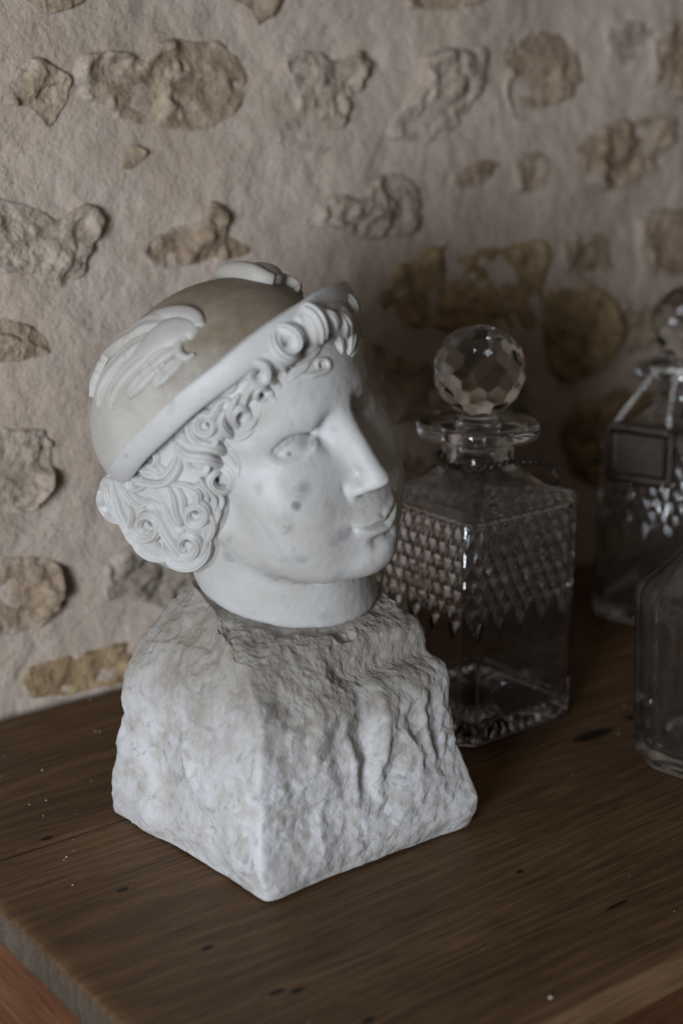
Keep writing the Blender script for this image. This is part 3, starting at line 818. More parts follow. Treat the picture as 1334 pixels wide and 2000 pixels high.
# hat crown: a dome cut below the brim
nt, nr = 220, 70
th = np.linspace(0, 2 * math.pi, nt, endpoint=False); ps = np.linspace(0, math.pi * 0.56, nr)
T, R_ = np.meshgrid(th, ps)
Vc = hat_xyz(CRA * np.sin(R_) * np.sin(T), CRB * np.sin(R_) * np.cos(T), CRH * np.cos(R_)).reshape(-1, 3)
Vc += BRN * (0.9 * fbm(Vc / 30, 5, 3))[:, None]
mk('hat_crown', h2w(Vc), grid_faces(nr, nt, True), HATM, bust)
# wings on the hat: a raised body and a fan of feathers, the far one the mirror of the near one
FEATHERS = [([(300, 640, 24), (250, 662, 40), (205, 700, 40), (180, 745, 34), (174, 776, 22)], 0.20),
 ([(305, 655, 22), (262, 682, 36), (222, 722, 38), (200, 762, 34), (193, 797, 18)], 0.20),
 ([(312, 680, 22), (275, 706, 34), (240, 742, 36), (222, 775, 30), (218, 803, 14)], 0.20),
 ([(326, 705, 20), (296, 728, 32), (268, 756, 32), (250, 778, 16)], 0.18),
 ([(340, 632, 30), (296, 636, 44), (262, 656, 40), (242, 680, 22)], 0.24),
 ([(345, 652, 28), (312, 664, 40), (280, 688, 36), (262, 708, 20)], 0.22),
 ([(350, 676, 26), (324, 690, 36), (298, 712, 34), (280, 734, 18)], 0.20),
 ([(358, 700, 20), (338, 716, 30), (316, 738, 30), (300, 758, 14)], 0.18)]
WINGBODY = [([(392, 642, 30), (380, 622, 44), (345, 616, 50), (300, 626, 44), (255, 655, 22)], 0.24),
 ([(386, 652, 34), (362, 645, 70), (322, 658, 80), (284, 692, 60), (256, 730, 28)], 0.16),
 ([(384, 690, 10), (366, 700, 20), (350, 690, 24), (352, 668, 22), (372, 655, 14)], 0.30)]
def crown_cap(p): return crown_sdf(p)
for mir in (False, True):
    wg = None
    for pts_, hg in WINGBODY:
        o = ribbon('wing' if wg is None else 'wing_scroll', pts_, crown_cap, WINGM, bust if wg is None else wg, hgt=hg * (1.7 if mir else 1), grooves=0, K=19, flat=2.8, sink=3.5 + 2 * mir, lift=1.4 + 2.2 * mir, widen=1.0, taper0=0.6, mirror=mir)
        if wg is None: wg = o
    for j, (pts_, hg) in enumerate(FEATHERS):
        ribbon('feather', pts_, crown_cap, WINGM, wg, hgt=hg * 1.15, grooves=2, K=23, flat=6.0, sink=4.5 + 2 * mir, gdep=0.10, lift=1.9 - 0.2 * j + 1.0 * mir, taper0=0.7, mirror=mir, widen=1.10)
# brim: a band swept round the hat, turned up at its edge
prof = []
for k in range(28):
    a = 2 * math.pi * k / 28
    prof.append((3.0 * math.cos(a) * (1 - 0.2 * math.sin(a)), 8.6 * math.sin(a)))
prof = np.array(prof)
nb = 300
ph = np.linspace(0, 2 * math.pi, nb, endpoint=False)
front = 0.5 + 0.5 * np.cos(ph)
lean = 0.36 - 0.10 * front ** 3
Vb = []
for k in range(nb):
    ca, sa = math.cos(lean[k]), math.sin(lean[k])
    rr = prof[:, 0] * ca + prof[:, 1] * sa; hh = -prof[:, 0] * sa + prof[:, 1] * ca
    jit = 0.6 * math.sin(5 * ph[k] + 1) + 0.5 * math.sin(11 * ph[k])
    A_ = BRA - 6.5 + rr; B_ = BRB - 5.5 + rr
    Vb.append(hat_xyz(A_ * math.sin(ph[k]), B_ * math.cos(ph[k]), hh - 9 - 2.5 * front[k] ** 2 + jit * 0.6, BRC))
Vb = np.concatenate(Vb)
mk('hat_brim', h2w(Vb), grid_faces(nb, 28, True, True), MARBLE, bust)
# lining between brim and crown
VL = []
for rad, hh in ((0, 1.0), (1, -3.5)):
    A_, B_, c_ = ((CRA * 0.97, CRB * 0.97, CRC), (BRA - 6, BRB - 6, BRC))[rad]
    VL.append(hat_xyz(A_ * np.sin(ph), B_ * np.cos(ph), np.full(nb, hh), c_))
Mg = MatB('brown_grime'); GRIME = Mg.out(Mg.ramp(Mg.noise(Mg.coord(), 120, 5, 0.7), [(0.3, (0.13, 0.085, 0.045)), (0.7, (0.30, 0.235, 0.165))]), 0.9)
mk('hat_gutter', h2w(np.concatenate(VL)), grid_faces(2, nb, True), GRIME, bust)
#HEADEND

# ---------------------------------------------------------------- the rough stone under the head
def mat_rock():
    M = MatB('rough_marble'); c = M.coord()
    a = M.noise(c, 22, 5, 0.6, 0.6); b = M.noise(c, 75, 6, 0.7, 0.5); f = M.noise(c, 420, 4, 0.7); v = M.noise(c, 40, 5, 0.6, 2.5)
    c0 = M.ramp(a, [(0.3, (0.44, 0.43, 0.43)), (0.6, (0.54, 0.535, 0.55)), (0.8, (0.62, 0.615, 0.63))])
    c0 = M.mix(M.ramp(v, [(0.36, 0.62), (0.43, 0.0)]), c0, (0.25, 0.25, 0.265))
    v2 = M.noise(c, 13, 4, 0.6, 1.0)
    c0 = M.mix(M.ramp(v2, [(0.55, 0.0), (0.68, 0.5)]), c0, (0.37, 0.345, 0.32))
    c1 = M.mix(M.ramp(b, [(0.34, 0.65), (0.55, 0.0)]), c0, (0.33, 0.29, 0.24))
    # grime lies on the upper, older faces and thins out downwards
    sp = M.node('ShaderNodeSeparateXYZ'); t = M.node('ShaderNodeTexCoord'); M.link(t.outputs['Object'], sp.inputs[0])
    hz = M.math('ADD', sp.outputs[2], M.math('MULTIPLY', M.math('SUBTRACT', a, 0.5), 0.09))
    gr = M.ramp(hz, [(0.066, 0.0), (0.106, 0.95)])
    c1 = M.mix(M.math('MULTIPLY', gr, M.ramp(b, [(0.3, 1.0), (0.8, 0.55)])), c1, (0.215, 0.185, 0.15))
    n = M.bump(b, 0.25, 0.002); n = M.bump(f, 0.35, 0.0006, n)
    return M.out(c1, 0.72, n)
ROCK = mat_rock()
rock = None
RC = np.array([0.452, 0.632, 0.052])
PL = [((-0.985, -0.07, 0.165), (0.3745, 0.66, 0.0)), ((-0.02, -0.98, 0.18), (0.46, 0.5605, 0.0)), ((0.985, 0.0, 0.10), (0.5315, 0.6, 0.0)),
      ((0, 1, 0.12), (0.46, 0.704, 0.0)), ((-0.80, 0, 0.60), (0.388, 0.65, 0.103)), ((0.0, -0.74, 0.67), (0.45, 0.5835, 0.100)),
      ((0.86, 0, 0.5), (0.5215, 0.60, 0.110)), ((0.13, 0.05, 1), (0.42, 0.68, 0.146)), ((0, 0, -1), (0, 0, 0.0)), ((0, 0.7, 0.7), (0.45, 0.70, 0.12)),
      ((-0.93, -0.06, -0.40), (0.3835, 0.66, 0.0)), ((0.0, -0.92, -0.40), (0.46, 0.5670, 0.0)), ((-0.62, -0.6, -0.42), (0.3870, 0.5665, 0.0))]
def rock_mesh(n=330):
    g = np.tan(np.linspace(-math.pi / 4, math.pi / 4, n))
    A, B = np.meshgrid(g, g, indexing='ij'); A = A.ravel(); B = B.ravel(); O = np.ones_like(A)
    V, F = [], []
    for s, axn in ((1, 0), (-1, 0), (1, 1), (-1, 1), (1, 2), (-1, 2)):
        q = np.zeros((n * n, 3)); q[:, axn] = s; q[:, (axn + 1) % 3] = A * s; q[:, (axn + 2) % 3] = B
        F.append(grid_faces(n, n) + len(V) * n * n); V.append(q)
    d = np.concatenate(V); d /= np.linalg.norm(d, axis=1)[:, None]
    F = np.concatenate(F)
    k = 1 / 0.0022
    acc = np.zeros(len(d)); rmin = np.full(len(d), 9.0); rs_ = []
    for nn, pp in PL:
        nn = np.array(nn) / np.linalg.norm(nn); den = d @ nn
        r = np.where(den > 1e-3, ((np.array(pp) - RC) @ nn) / np.maximum(den, 1e-3), 9.0); rs_.append(r); rmin = np.minimum(rmin, r)
    for r in rs_: acc += np.exp(-k * (r - rmin))
    r = rmin - np.log(acc) / k
    P = RC + d * r[:, None]
    hz = sstep(0.075, 0.115, P[:, 2])
    # chisel facets: soft cells, each with its own tilt
    def facets(Q, seed, sharp, tilt):
        i = np.floor(Q).astype(np.int64); wsum = np.zeros(len(Q)); val = np.zeros(len(Q))
        for a in (-1, 0, 1):
            for b in (-1, 0, 1):
                for c in (-1, 0, 1):
                    q = i + [a, b, c]
                    hs = [_hash(q[:, 0], q[:, 1], q[:, 2], seed + m) for m in range(7)]
                    pt = q + np.stack(hs[:3], 1); df = Q - pt
                    wg = np.exp(-sharp * (df * df).sum(1))
                    gr = (np.stack(hs[3:6], 1) - 0.5) * 2 * tilt
                    val += wg * ((gr * df).sum(1) + (hs[6] - 0.5) * 0.9); wsum += wg
        return val / np.maximum(wsum, 1e-12)
    def chips(Q, seed, ang):
        # continuous flat chips: values at lattice points joined by plane facets
        ca, sa_ = math.cos(ang), math.sin(ang)
        Q = Q @ np.array([[ca, sa_, 0], [-sa_, ca, 0], [0, 0, 1]]) @ np.array([[1, 0, 0], [0, 0.8, 0.6], [0, -0.6, 0.8]])
        i = np.floor(Q).astype(np.int64); f = Q - i
        o = np.argsort(-f, axis=1); fs = np.take_along_axis(f, o, 1); rr_ = np.arange(len(Q))
        c = i.copy(); h = [_hash(c[:, 0], c[:, 1], c[:, 2], seed)]
        for k in range(3):
            c[rr_, o[:, k]] += 1; h.append(_hash(c[:, 0], c[:, 1], c[:, 2], seed))
        v = (1 - fs[:, 0]) * h[0] + (fs[:, 0] - fs[:, 1]) * h[1] + (fs[:, 1] - fs[:, 2]) * h[2] + fs[:, 2] * h[3]
        return v * 2 - 1
    wp = P + 0.0012 * np.stack([fbm(P * 90, s, 2) for s in (1, 2, 3)], 1)
    wp_ = P + 0.006 * np.stack([fbm(P * 40, s, 2) for s in (1, 2, 3)], 1)
    lowf = 0.0054 * chips(wp * [32, 32, 25], 5, 0.5) + 0.0016 * chips(wp * 80, 6, 1.9)
    midf = 0.0006 * chips(wp * 190, 7, 2.7)
    upf = 0.0030 * chips(wp * 58, 8, 1.1) + 0.0010 * fbm(P * 110, 9, 3)
    pit = 0.0016 * fbm(P * 130, 33, 4) + 0.0011 * fbm(P * 330, 35, 3)
    big = 0.0026 * fbm(P * 20, 37, 2)
    disp = big + (1 - hz) * (lowf + midf) + hz * (upf + 0.6 * midf) + pit * (0.22 + 0.34 * hz)
    # overhang ledges: the front right, and a hollow in the left shoulder
    disp += -0.0042 * np.exp(-((P[:, 2] - 0.104) / 0.006) ** 2) * sstep(0.44, 0.455, P[:, 0]) * (P[:, 1] < 0.61)
    for (hx, hy, hzz, rx, amp) in ((0.402, 0.600, 0.103, 0.011, 0.006), (0.414, 0.588, 0.098, 0.007, 0.005), (0.455, 0.578, 0.075, 0.009, 0.003), (0.392, 0.64, 0.125, 0.012, 0.003)):
        disp -= amp * np.exp(-(((P - [hx, hy, hzz]) / [rx, rx, rx * 0.8]) ** 2).sum(1))
    # long chisel ridges on the front
    for (x0, z0, x1, z1, amp) in ((0.446, 0.09, 0.452, 0.03, 0.0019), (0.472, 0.095, 0.462, 0.035, 0.0017), (0.43, 0.06, 0.425, 0.02, 0.0012), (0.495, 0.09, 0.50, 0.04, 0.0015)):
        t = np.clip((P[:, 2] - z0) / (z1 - z0), 0, 1); xx = x0 + (x1 - x0) * t
        near = np.abs(P[:, 0] - xx + 0.002 * fbm(P * 60, 71, 2))
        fade = np.exp(-((t - 0.5) / 0.42) ** 4) * (P[:, 1] < 0.60)
        disp += amp * np.exp(-(near / 0.0035) ** 2) * fade - amp * 0.6 * np.exp(-((near - 0.009) / 0.004) ** 2) * fade
    flat = sstep(0.0, 0.004, P[:, 2])
    P = P + d * (disp * (0.25 + 0.75 * flat))[:, None]
    P[:, 2] = np.maximum(P[:, 2], 0.0003)
    # socket for the neck
    a = h2w((-7.5, -79, -95.9)); b = h2w((-4.5, -177, -104.1)); ab = (b - a) / np.linalg.norm(b - a)
    q = P - a; al = q @ ab; rad = np.linalg.norm(q - al[:, None] * ab, axis=1)
    Rn = 58.5 * HS
    ql = w2h(P)
    dl = ((P - a - al[:, None] * ab) @ np.array([-0.75, 0.60, 0.0])) / np.maximum(rad, 1e-6)
    lim = 2.2 + 0.02 * np.maximum(rad / HS - 60, 0) + (2.0 + 3.0 * sstep(62, 72, rad / HS)) * fbm(P * 75, 81, 4) + 4.0 * sstep(62, 76, rad / HS) * chips(P * 80, 12, 0.3)
    hp_ = (ql - NKC) @ NKN
    ex = np.where(P[:, 2] > 0.085, np.maximum(hp_ - lim, 0), 0)
    ex = ex + np.where((P[:, 2] > 0.085) & (rad / HS < 70), np.minimum(hp_ - lim, 0) * (1 - sstep(62, 70, rad / HS)) * sstep(-14, -7, hp_ - lim), 0)
    P -= (ex * HS)[:, None] * (HM @ NKN)[None]
    return P, F
P_, F_ = rock_mesh()
rock = mk('rough_stone', P_, F_, ROCK)
bm = bmesh.new(); bm.from_mesh(rock.data); bmesh.ops.remove_doubles(bm, verts=bm.verts, dist=0.00005); bmesh.ops.recalc_face_normals(bm, faces=bm.faces); bm.to_mesh(rock.data); bm.free()
tag(rock, 'rough hewn grey white block of marble under the carved head', 'stone block')
rock.location = (0.452, 0.632, 0)
for v in rock.data.vertices: v.co -= Vector((0.452, 0.632, 0))

# ---------------------------------------------------------------- glass
def mat_glass(name, tint=(0.93, 0.93, 0.94), rough=0.015, dust=0.05):
    M = MatB(name); nt = M.nt
    for x in list(nt.nodes):
        if x.type == 'BSDF_PRINCIPLED': nt.nodes.remove(x)
    g = M.node('ShaderNodeBsdfGlass'); g.inputs['Color'].default_value = (*tint, 1); g.inputs['Roughness'].default_value = rough; g.inputs['IOR'].default_value = 1.54
    df = M.node('ShaderNodeBsdfDiffuse'); df.inputs['Color'].default_value = (0.42, 0.38, 0.34, 1)
    c = M.coord(); nn = M.noise(c, 60, 5, 0.7)
    fac = M.math('MULTIPLY', M.ramp(nn, [(0.35, 0.4), (0.7, 1.0)]), dust)
    mx = M.node('ShaderNodeMixShader'); M.link(fac, mx.inputs[0]); M.link(g.outputs[0], mx.inputs[1]); M.link(df.outputs[0], mx.inputs[2])
    M.link(mx.outputs[0], M.n['Material Output'].inputs['Surface'])
    return M.m
GLASS = mat_glass('cut_crystal', dust=0.032)
GLASS_STOP = mat_glass('polished_crystal', (0.96, 0.96, 0.97), 0.0, 0.01)
GLASS_DUST = mat_glass('dusty_glass', (0.92, 0.91, 0.91), 0.03, 0.05)

def sq_loop(a, ch, ns, nc):
    """chamfered square outline, ns samples a side and nc a corner, with the run along each side"""
    pts, run, side = [], [], []
    cs = [((a, -a + ch), (a, a - ch)), ((a - ch, a), (-a + ch, a)), ((-a, a - ch), (-a, -a + ch)), ((-a + ch, -a), (a - ch, -a))]
    for k in range(4):
        p, q = np.array(cs[k][0]), np.array(cs[k][1]); nx = np.array(cs[(k + 1) % 4][0])
        for i in range(ns):
            t = i / ns; pts.append(p + (q - p) * t); run.append((t - 0.5) * 2 * (a - ch)); side.append(0)
        for i in range(nc):
            t = i / nc; pts.append(q + (nx - q) * t); run.append((a - ch)); side.append(1)
    return np.array(pts), np.array(run), np.array(side)

def rotz(V, a): return V @ np.array([[math.cos(a), math.sin(a), 0], [-math.sin(a), math.cos(a), 0], [0, 0, 1]])

def square_body(a=0.0495, ch=0.0080, H=0.150, wall=0.0042, cut=True, star=True):
    """cut-glass body as one closed skin: star-cut foot, diamond-cut sides, shoulder, neck and lip, then the hollow"""
    ns, nc = 144, 10
    base, run, side = sq_loop(a, ch, ns, nc)
    per = np.r_[0, np.cumsum(np.linalg.norm(np.diff(np.r_[base, base[:1]], axis=0), axis=1))]; m = 576; sq_ = np.arange(m) / m * per[-1]; bb = np.r_[base, base[:1]]
    side = np.r_[side, side[:1]][np.searchsorted(per, sq_ + 1e-9, side='right') - 1]
    base = np.stack([np.interp(sq_, per, bb[:, k]) for k in (0, 1)], 1); run = np.arange(m) / m
    ang = np.arctan2(base[:, 1], base[:, 0]); circ = np.stack([np.cos(ang), np.sin(ang)], 1)
    rings = []
    W = 1 / 40; Hh = 0.0185
    def ring(scale, z, t=0.0, r=0.0, inset=0.0, pts=base):
        q = pts * scale
        if inset: q = q - np.sign(q) * np.minimum(inset, np.abs(q))
        q = q * (1 - t) + circ * r * t
        return np.column_stack([q, np.full(m, z) if np.isscalar(z) else z])
    # foot, from its centre outwards
    for s in np.linspace(0.02, 0.93, 34):
        z = np.zeros(m) + 0.0014
        if star:
            ray_ = np.abs(((ang / (2 * math.pi) * 32) % 1) - 0.5) * 2
            z = 0.0014 + 0.0042 * (1 - ray_) * sstep(0.0, 0.12, s) * (1 - sstep(0.80, 0.93, s))
        rings.append(ring(s, z))
    rings.append(ring(0.965, 0.0)); rings.append(ring(0.985, 0.0006)); rings.append(ring(1.0, 0.0022))
    for z in np.linspace(0.006, 0.066, 8): rings.append(ring(1.0, z))
    if cut:
        zs = np.arange(0.0665, 0.1472, Hh / 14)
        for z in zs:
            p = run / W + (z - 0.147) / Hh; q = run / W - (z - 0.147) / Hh
            u_ = np.abs((p % 1) - 0.5); v_ = np.abs((q % 1) - 0.5)
            hgt = 1 - 2 * np.maximum(u_, v_)                      # 1 on the peak of each diamond, 0 in the grooves
            u2 = np.abs(((2 * p) % 1) - 0.5); v2 = np.abs(((2 * q) % 1) - 0.5)
            h2 = 1 - 2 * np.maximum(u2, v2)
            tri = np.abs(((run / (2 * W) + 0.5) % 1) - 0.5) * 2
            zb = 0.0690 + 0.0205 * tri
            on = sstep(0, 0.0016, z - zb) * (1 - sstep(0.1448, 0.147, z))
            dep = 0.0022 * (1 - hgt) * on
            nrm = np.where(np.abs(base[:, 0:1]) >= np.abs(base[:, 1:2]), np.sign(base) * [1, 0], np.sign(base) * [0, 1])
            nrm = np.where(side[:, None] == 1, np.sign(base) * 0.7071, nrm)
            rings.append(np.column_stack([base - nrm * dep[:, None], np.full(m, z)]))
    rings.append(ring(1.0, 0.1485)); rings.append(ring(0.985, 0.1505)); rings.append(ring(0.95, 0.1525))
    for t in np.linspace(0.1, 1, 12):
        z = 0.1535 + 0.0175 * (t ** 1.6)
        rings.append(ring(0.94, z, t ** 0.8, 0.0245 + 0.0 * t))
    for r, z in ((0.0232, 0.1735), (0.0228, 0.178), (0.0232, 0.183), (0.0250, 0.1855), (0.0262, 0.1872), (0.036, 0.1880), (0.0384, 0.1888), (0.0390, 0.1905),
                 (0.0390, 0.1950), (0.0384, 0.1968), (0.0365, 0.1975), (0.024, 0.1962), (0.0165, 0.1958), (0.0150, 0.1950), (0.0140, 0.192)):
        rings.append(ring(0, z, 1.0, r))
    n_out = len(rings)
    # the hollow
    for r, z in ((0.0136, 0.185), (0.0140, 0.176), (0.0155, 0.171)): rings.append(ring(0, z, 1.0, r))
    for t in np.linspace(0.9, 0.0, 10):
        rings.append(ring(0.89, 0.1485 + 0.0200 * t ** 1.5, t, 0.0165))
    for z in np.linspace(0.142, 0.020, 12): rings.append(ring(0.915, z))
    for s, z in ((0.91, 0.0160), (0.895, 0.0138), (0.86, 0.0126), (0.75, 0.0120), (0.55, 0.0115), (0.3, 0.0112), (0.08, 0.0110)):
        rings.append(ring(s, z))
    V = np.concatenate(rings); F = grid_faces(len(rings), m, True)[:, ::-1].tolist()
    F.append(list(range(m))[::-1]); F.append(list(range((len(rings) - 1) * m, len(rings) * m)))
    sm = np.ones(len(F), bool)
    rowi = np.repeat(np.arange(len(rings) - 1), m)
    sm[:len(rowi)] = ~((rowi < 36 + 8 + (len(zs) if cut else 0)))
    return V, F, sm, 0.1975

def crystal_ball(r, lats):
    """a ball cut into flat facets: the solid bounded by one plane for every facet"""
    ns = []
    for k, (la, n, off) in enumerate(lats):
        for i in range(n):
            lo = 2 * math.pi * (i + off) / n
            ns.append((math.cos(la) * math.cos(lo), math.cos(la) * math.sin(lo), math.sin(la)))
    bm = bmesh.new()
    for p in ns: bm.verts.new(p)
    bmesh.ops.convex_hull(bm, input=list(bm.verts)); bm.normal_update()
    bm.verts.ensure_lookup_table(); bm.faces.ensure_lookup_table()
    pts = {f.index: np.linalg.solve(np.array([list(v.co) for v in f.verts[:3]]), np.full(3, r)) for f in bm.faces}
    bm2 = bmesh.new()
    for p in pts.values(): bm2.verts.new(p)
    bm.free()
    bmesh.ops.remove_doubles(bm2, verts=bm2.verts, dist=r * 0.004)
    res = bmesh.ops.convex_hull(bm2, input=list(bm2.verts))
    bmesh.ops.dissolve_limit(bm2, angle_limit=math.radians(1.0), verts=bm2.verts, edges=bm2.edges)
    bm2.normal_update(); bm2.verts.index_update()
    V = [list(v.co) for v in bm2.verts]; F = [[v.index for v in f.verts] for f in bm2.faces]
    bm2.free()
    return np.array(V), F

def set_smooth(o, sm): o.data.polygons.foreach_set('use_smooth', sm.tolist()); o.data.update()

def stopper(root, x, y, z, ang):
    R = 0.0285
    D = math.radians
    V, F = crystal_ball(R, [(D(-66), 7, 0.25), (D(-44), 12, 0.5), (D(-22), 12, 0), (D(-1), 12, 0.5), (D(20), 12, 0), (D(41), 12, 0.5), (D(62), 8, 0), (D(78), 6, 0.5)])
    V = rotz(V, ang) + [x, y, z + 0.0318]
    ball = mk('stopper', V, F, GLASS_STOP, root, False)
    pr = [(0.0001, 0.0045), (0.0095, 0.0045), (0.0112, 0.0030), (0.0118, 0.0012), (0.0150, 0.0006), (0.0150, -0.0004), (0.0128, -0.0016), (0.0118, -0.016), (0.0108, -0.0178), (0.0001, -0.0178)]
    n = 48; a = np.linspace(0, 2 * math.pi, n, endpoint=False)
    Vp = np.concatenate([np.column_stack([r * np.cos(a), r * np.sin(a), np.full(n, zz)]) for r, zz in pr]) + [x, y, z]
    Fp = grid_faces(len(pr), n, True)[:, ::-1].tolist()
    pl = mk('stopper_plug', Vp, Fp, GLASS_STOP, ball)
    return ball

def square_decanter(x, y, ang, label):
    root = empty('decanter', (x, y, 0.0002))
    tag(root, label, 'decanter', 'square cut glass decanters')
    V, F, sm, top = square_body()
    b = mk('bottle', rotz(V, ang) + [x, y, 0.0004], F, GLASS, root); set_smooth(b, sm)
    stopper(root, x, y, 0.1985, ang + 0.2)
    return root
D1 = (0.6455, 0.6925); D2 = (0.905, 0.740)
square_decanter(*D1, 0.0, 'square cut glass decanter with faceted ball stopper directly behind the rough stone')
square_decanter(*D2, 0.30, 'square cut glass decanter in the back at the right, hung with a bright silver chain')

# panelled decanter at the right
def panel_decanter(x, y):
    root = empty('decanter', (x, y, 0.0002))
    tag(root, 'plain dusty glass decanter with flat panelled sides and sloping shoulders, nearest at the right', 'decanter')
    npan, n = 10, 160
    a = np.linspace(0, 2 * math.pi, n, endpoint=False)
    pf = np.cos(math.pi / npan) / np.cos(((a + 0.15) % (2 * math.pi / npan)) - math.pi / npan)
    O = [(0.001, 0.002, 0), (0.036, 0.0016, 0), (0.041, 0.0, 0.2), (0.0455, 0.0012, 0.8), (0.0470, 0.005, 1), (0.0478, 0.02, 1), (0.0498, 0.06, 1), (0.0515, 0.098, 1), (0.0518, 0.106, 0.9), (0.0505, 0.111, 0.6),
         (0.0470, 0.1155, 0.4), (0.038, 0.124, 0.5), (0.029, 0.133, 0.6), (0.022, 0.143, 0.7), (0.0185, 0.155, 0.8), (0.0175, 0.168, 0.7), (0.019, 0.176, 0.2), (0.0255, 0.179, 0), (0.027, 0.181, 0), (0.0265, 0.1835, 0), (0.018, 0.1842, 0), (0.012, 0.183, 0)]
    I = [(0.0112, 0.170, 0), (0.0125, 0.152, 0), (0.017, 0.141, 0), (0.025, 0.131, 0), (0.034, 0.1215, 0), (0.043, 0.113, 0.1), (0.0462, 0.106, 0.2), (0.0462, 0.095, 0.3), (0.0445, 0.06, 0.3), (0.0425, 0.02, 0.3), (0.040, 0.0125, 0.1), (0.032, 0.0095, 0), (0.001, 0.0105, 0)]
    V = []
    for r, z, t in O + I:
        q = r * (1 - t + t * pf)
        V.append(np.column_stack([q * np.cos(a), q * np.sin(a), np.full(n, z)]))
    V = np.concatenate(V) + [x, y, 0.0004]
    F = grid_faces(len(O + I), n, True)[:, ::-1].tolist() + [list(range(n))[::-1], list(range((len(O + I) - 1) * n, len(O + I) * n))]
    mk('bottle', V, F, GLASS_DUST, root)
    stopper(root, x, y, 0.1855, 0.1)
    return root
D3 = (0.7135, 0.5465)
panel_decanter(*D3)

# ---------------------------------------------------------------- chains and labels
def mat_metal(name, c, rough):
    M = MatB(name); cc = M.coord(); n = M.noise(cc, 500, 3, 0.6)
    cr = M.ramp(n, [(0.35, tuple(x * 0.45 for x in c)), (0.6, c)])
    return M.out(cr, rough, M.bump(n, 0.3, 0.0004), Metallic=1.0)
TARNISH = mat_metal('tarnished_silver', (0.16, 0.13, 0.11), 0.42)
SILVER = mat_metal('bright_silver', (0.62, 0.60, 0.58), 0.25)
OLDSILVER = mat_metal('dull_silver', (0.20, 0.175, 0.155), 0.36)

def resample(pts, step, closed=False):
    p = np.asarray(pts, float); m = len(p); out = []
    rng = range(m) if closed else range(m - 1)
    for k in rng:
        b, c = p[k], p[(k + 1) % m]
        a = p[k - 1] if (k > 0 or closed) else 2 * b - c
        d = p[(k + 2) % m] if (k + 2 < m or closed) else 2 * c - b
        for t in np.linspace(0, 1, 24, endpoint=False):
            out.append(0.5 * ((2 * b) + (c - a) * t + (2 * a - 5 * b + 4 * c - d) * t * t + (3 * b - a - 3 * c + d) * t ** 3))
    out.append(p[0] if closed else p[-1]); out = np.array(out)
    L = np.r_[0, np.cumsum(np.linalg.norm(np.diff(out, axis=0), axis=1))]
    s = np.arange(0, L[-1], step)
    return np.stack([np.interp(s, L, out[:, k]) for k in range(3)], 1)

def links(pts, step=0.0029, R=0.0021, r=0.00080, closed=False):
    q = resample(pts, step, closed); V, F = [], []
    nu, nv = 12, 6
    for k in range(len(q)):
        t = q[min(k + 1, len(q) - 1)] - q[max(k - 1, 0)]; t /= np.linalg.norm(t)
        n = np.cross(t, (0.3, 0.1, 1)); n /= np.linalg.norm(n); b = np.cross(t, n)
        if k % 2: n, b = b, -n
        n, b = (n + 0.35 * b), b; n = n / np.linalg.norm(n)
        for u in np.linspace(0, 2 * math.pi, nu, endpoint=False):
            c = t * R * 1.15 * math.cos(u) + n * R * 0.72 * math.sin(u)
            e = c / np.linalg.norm(c); zz = np.cross(t, n)
            for v in np.linspace(0, 2 * math.pi, nv, endpoint=False):
                V.append(q[k] + c + r * (e * math.cos(v) + zz * math.sin(v)))
        F += (grid_faces(nu, nv, True, True) + k * nu * nv).tolist()
    return np.array(V), F

def tag_plate(c, ex, ey, w_, h_, t=0.0012):
    """a rectangular wine label: flat plate with a raised beaded border, ex and ey its edges"""
    ex = np.asarray(ex, float) / np.linalg.norm(ex); ey = np.asarray(ey, float); ey = ey - ex * (ex @ ey); ey /= np.linalg.norm(ey); nz = np.cross(ex, ey)
    return ex, ey, nz, [c + ex * sx * w_ / 2 + ey * sy * h_ / 2 for sx, sy in ((-1, -1), (1, -1), (1, 1), (-1, 1))]

def plate_mesh(c, ex, ey, nz, w_, h_, t, wave=0.0):
    n = 20; V = []
    for s in (1, -1):
        for a in np.linspace(-1, 1, n):
            for b in np.linspace(-1, 1, n):
                V.append(c + ex * a * w_ / 2 + ey * b * h_ / 2 + nz * (s * t / 2 + wave * (a * a - 0.5)))
    f = grid_faces(n, n); F = f.tolist() + (f[:, ::-1] + n * n).tolist()
    rim = [i * n for i in range(n)] + [(n - 1) * n + j for j in range(1, n)] + [i * n + n - 1 for i in range(n - 2, -1, -1)] + [j for j in range(n - 2, 0, -1)]
    for i in range(len(rim)):
        a, b = rim[i], rim[(i + 1) % len(rim)]; F.append([a, b, b + n * n, a + n * n])
    return np.array(V), F
def tube(path, r, nv=8, closed=True, bead=0.0, nb=40):
    q = np.asarray(path, float); n = len(q); V = []
    for k in range(n):
        t = q[(k + 1) % n] - q[k - 1]; t /= max(np.linalg.norm(t), 1e-9)
        a = np.cross(t, (0.21, 0.34, 0.91)); a /= np.linalg.norm(a); b = np.cross(t, a)
        rr = r * (1 + bead * math.sin(2 * math.pi * nb * k / n))
        for v in np.linspace(0, 2 * math.pi, nv, endpoint=False): V.append(q[k] + rr * (a * math.cos(v) + b * math.sin(v)))
    return np.array(V), grid_faces(n, nv, True, True).tolist()

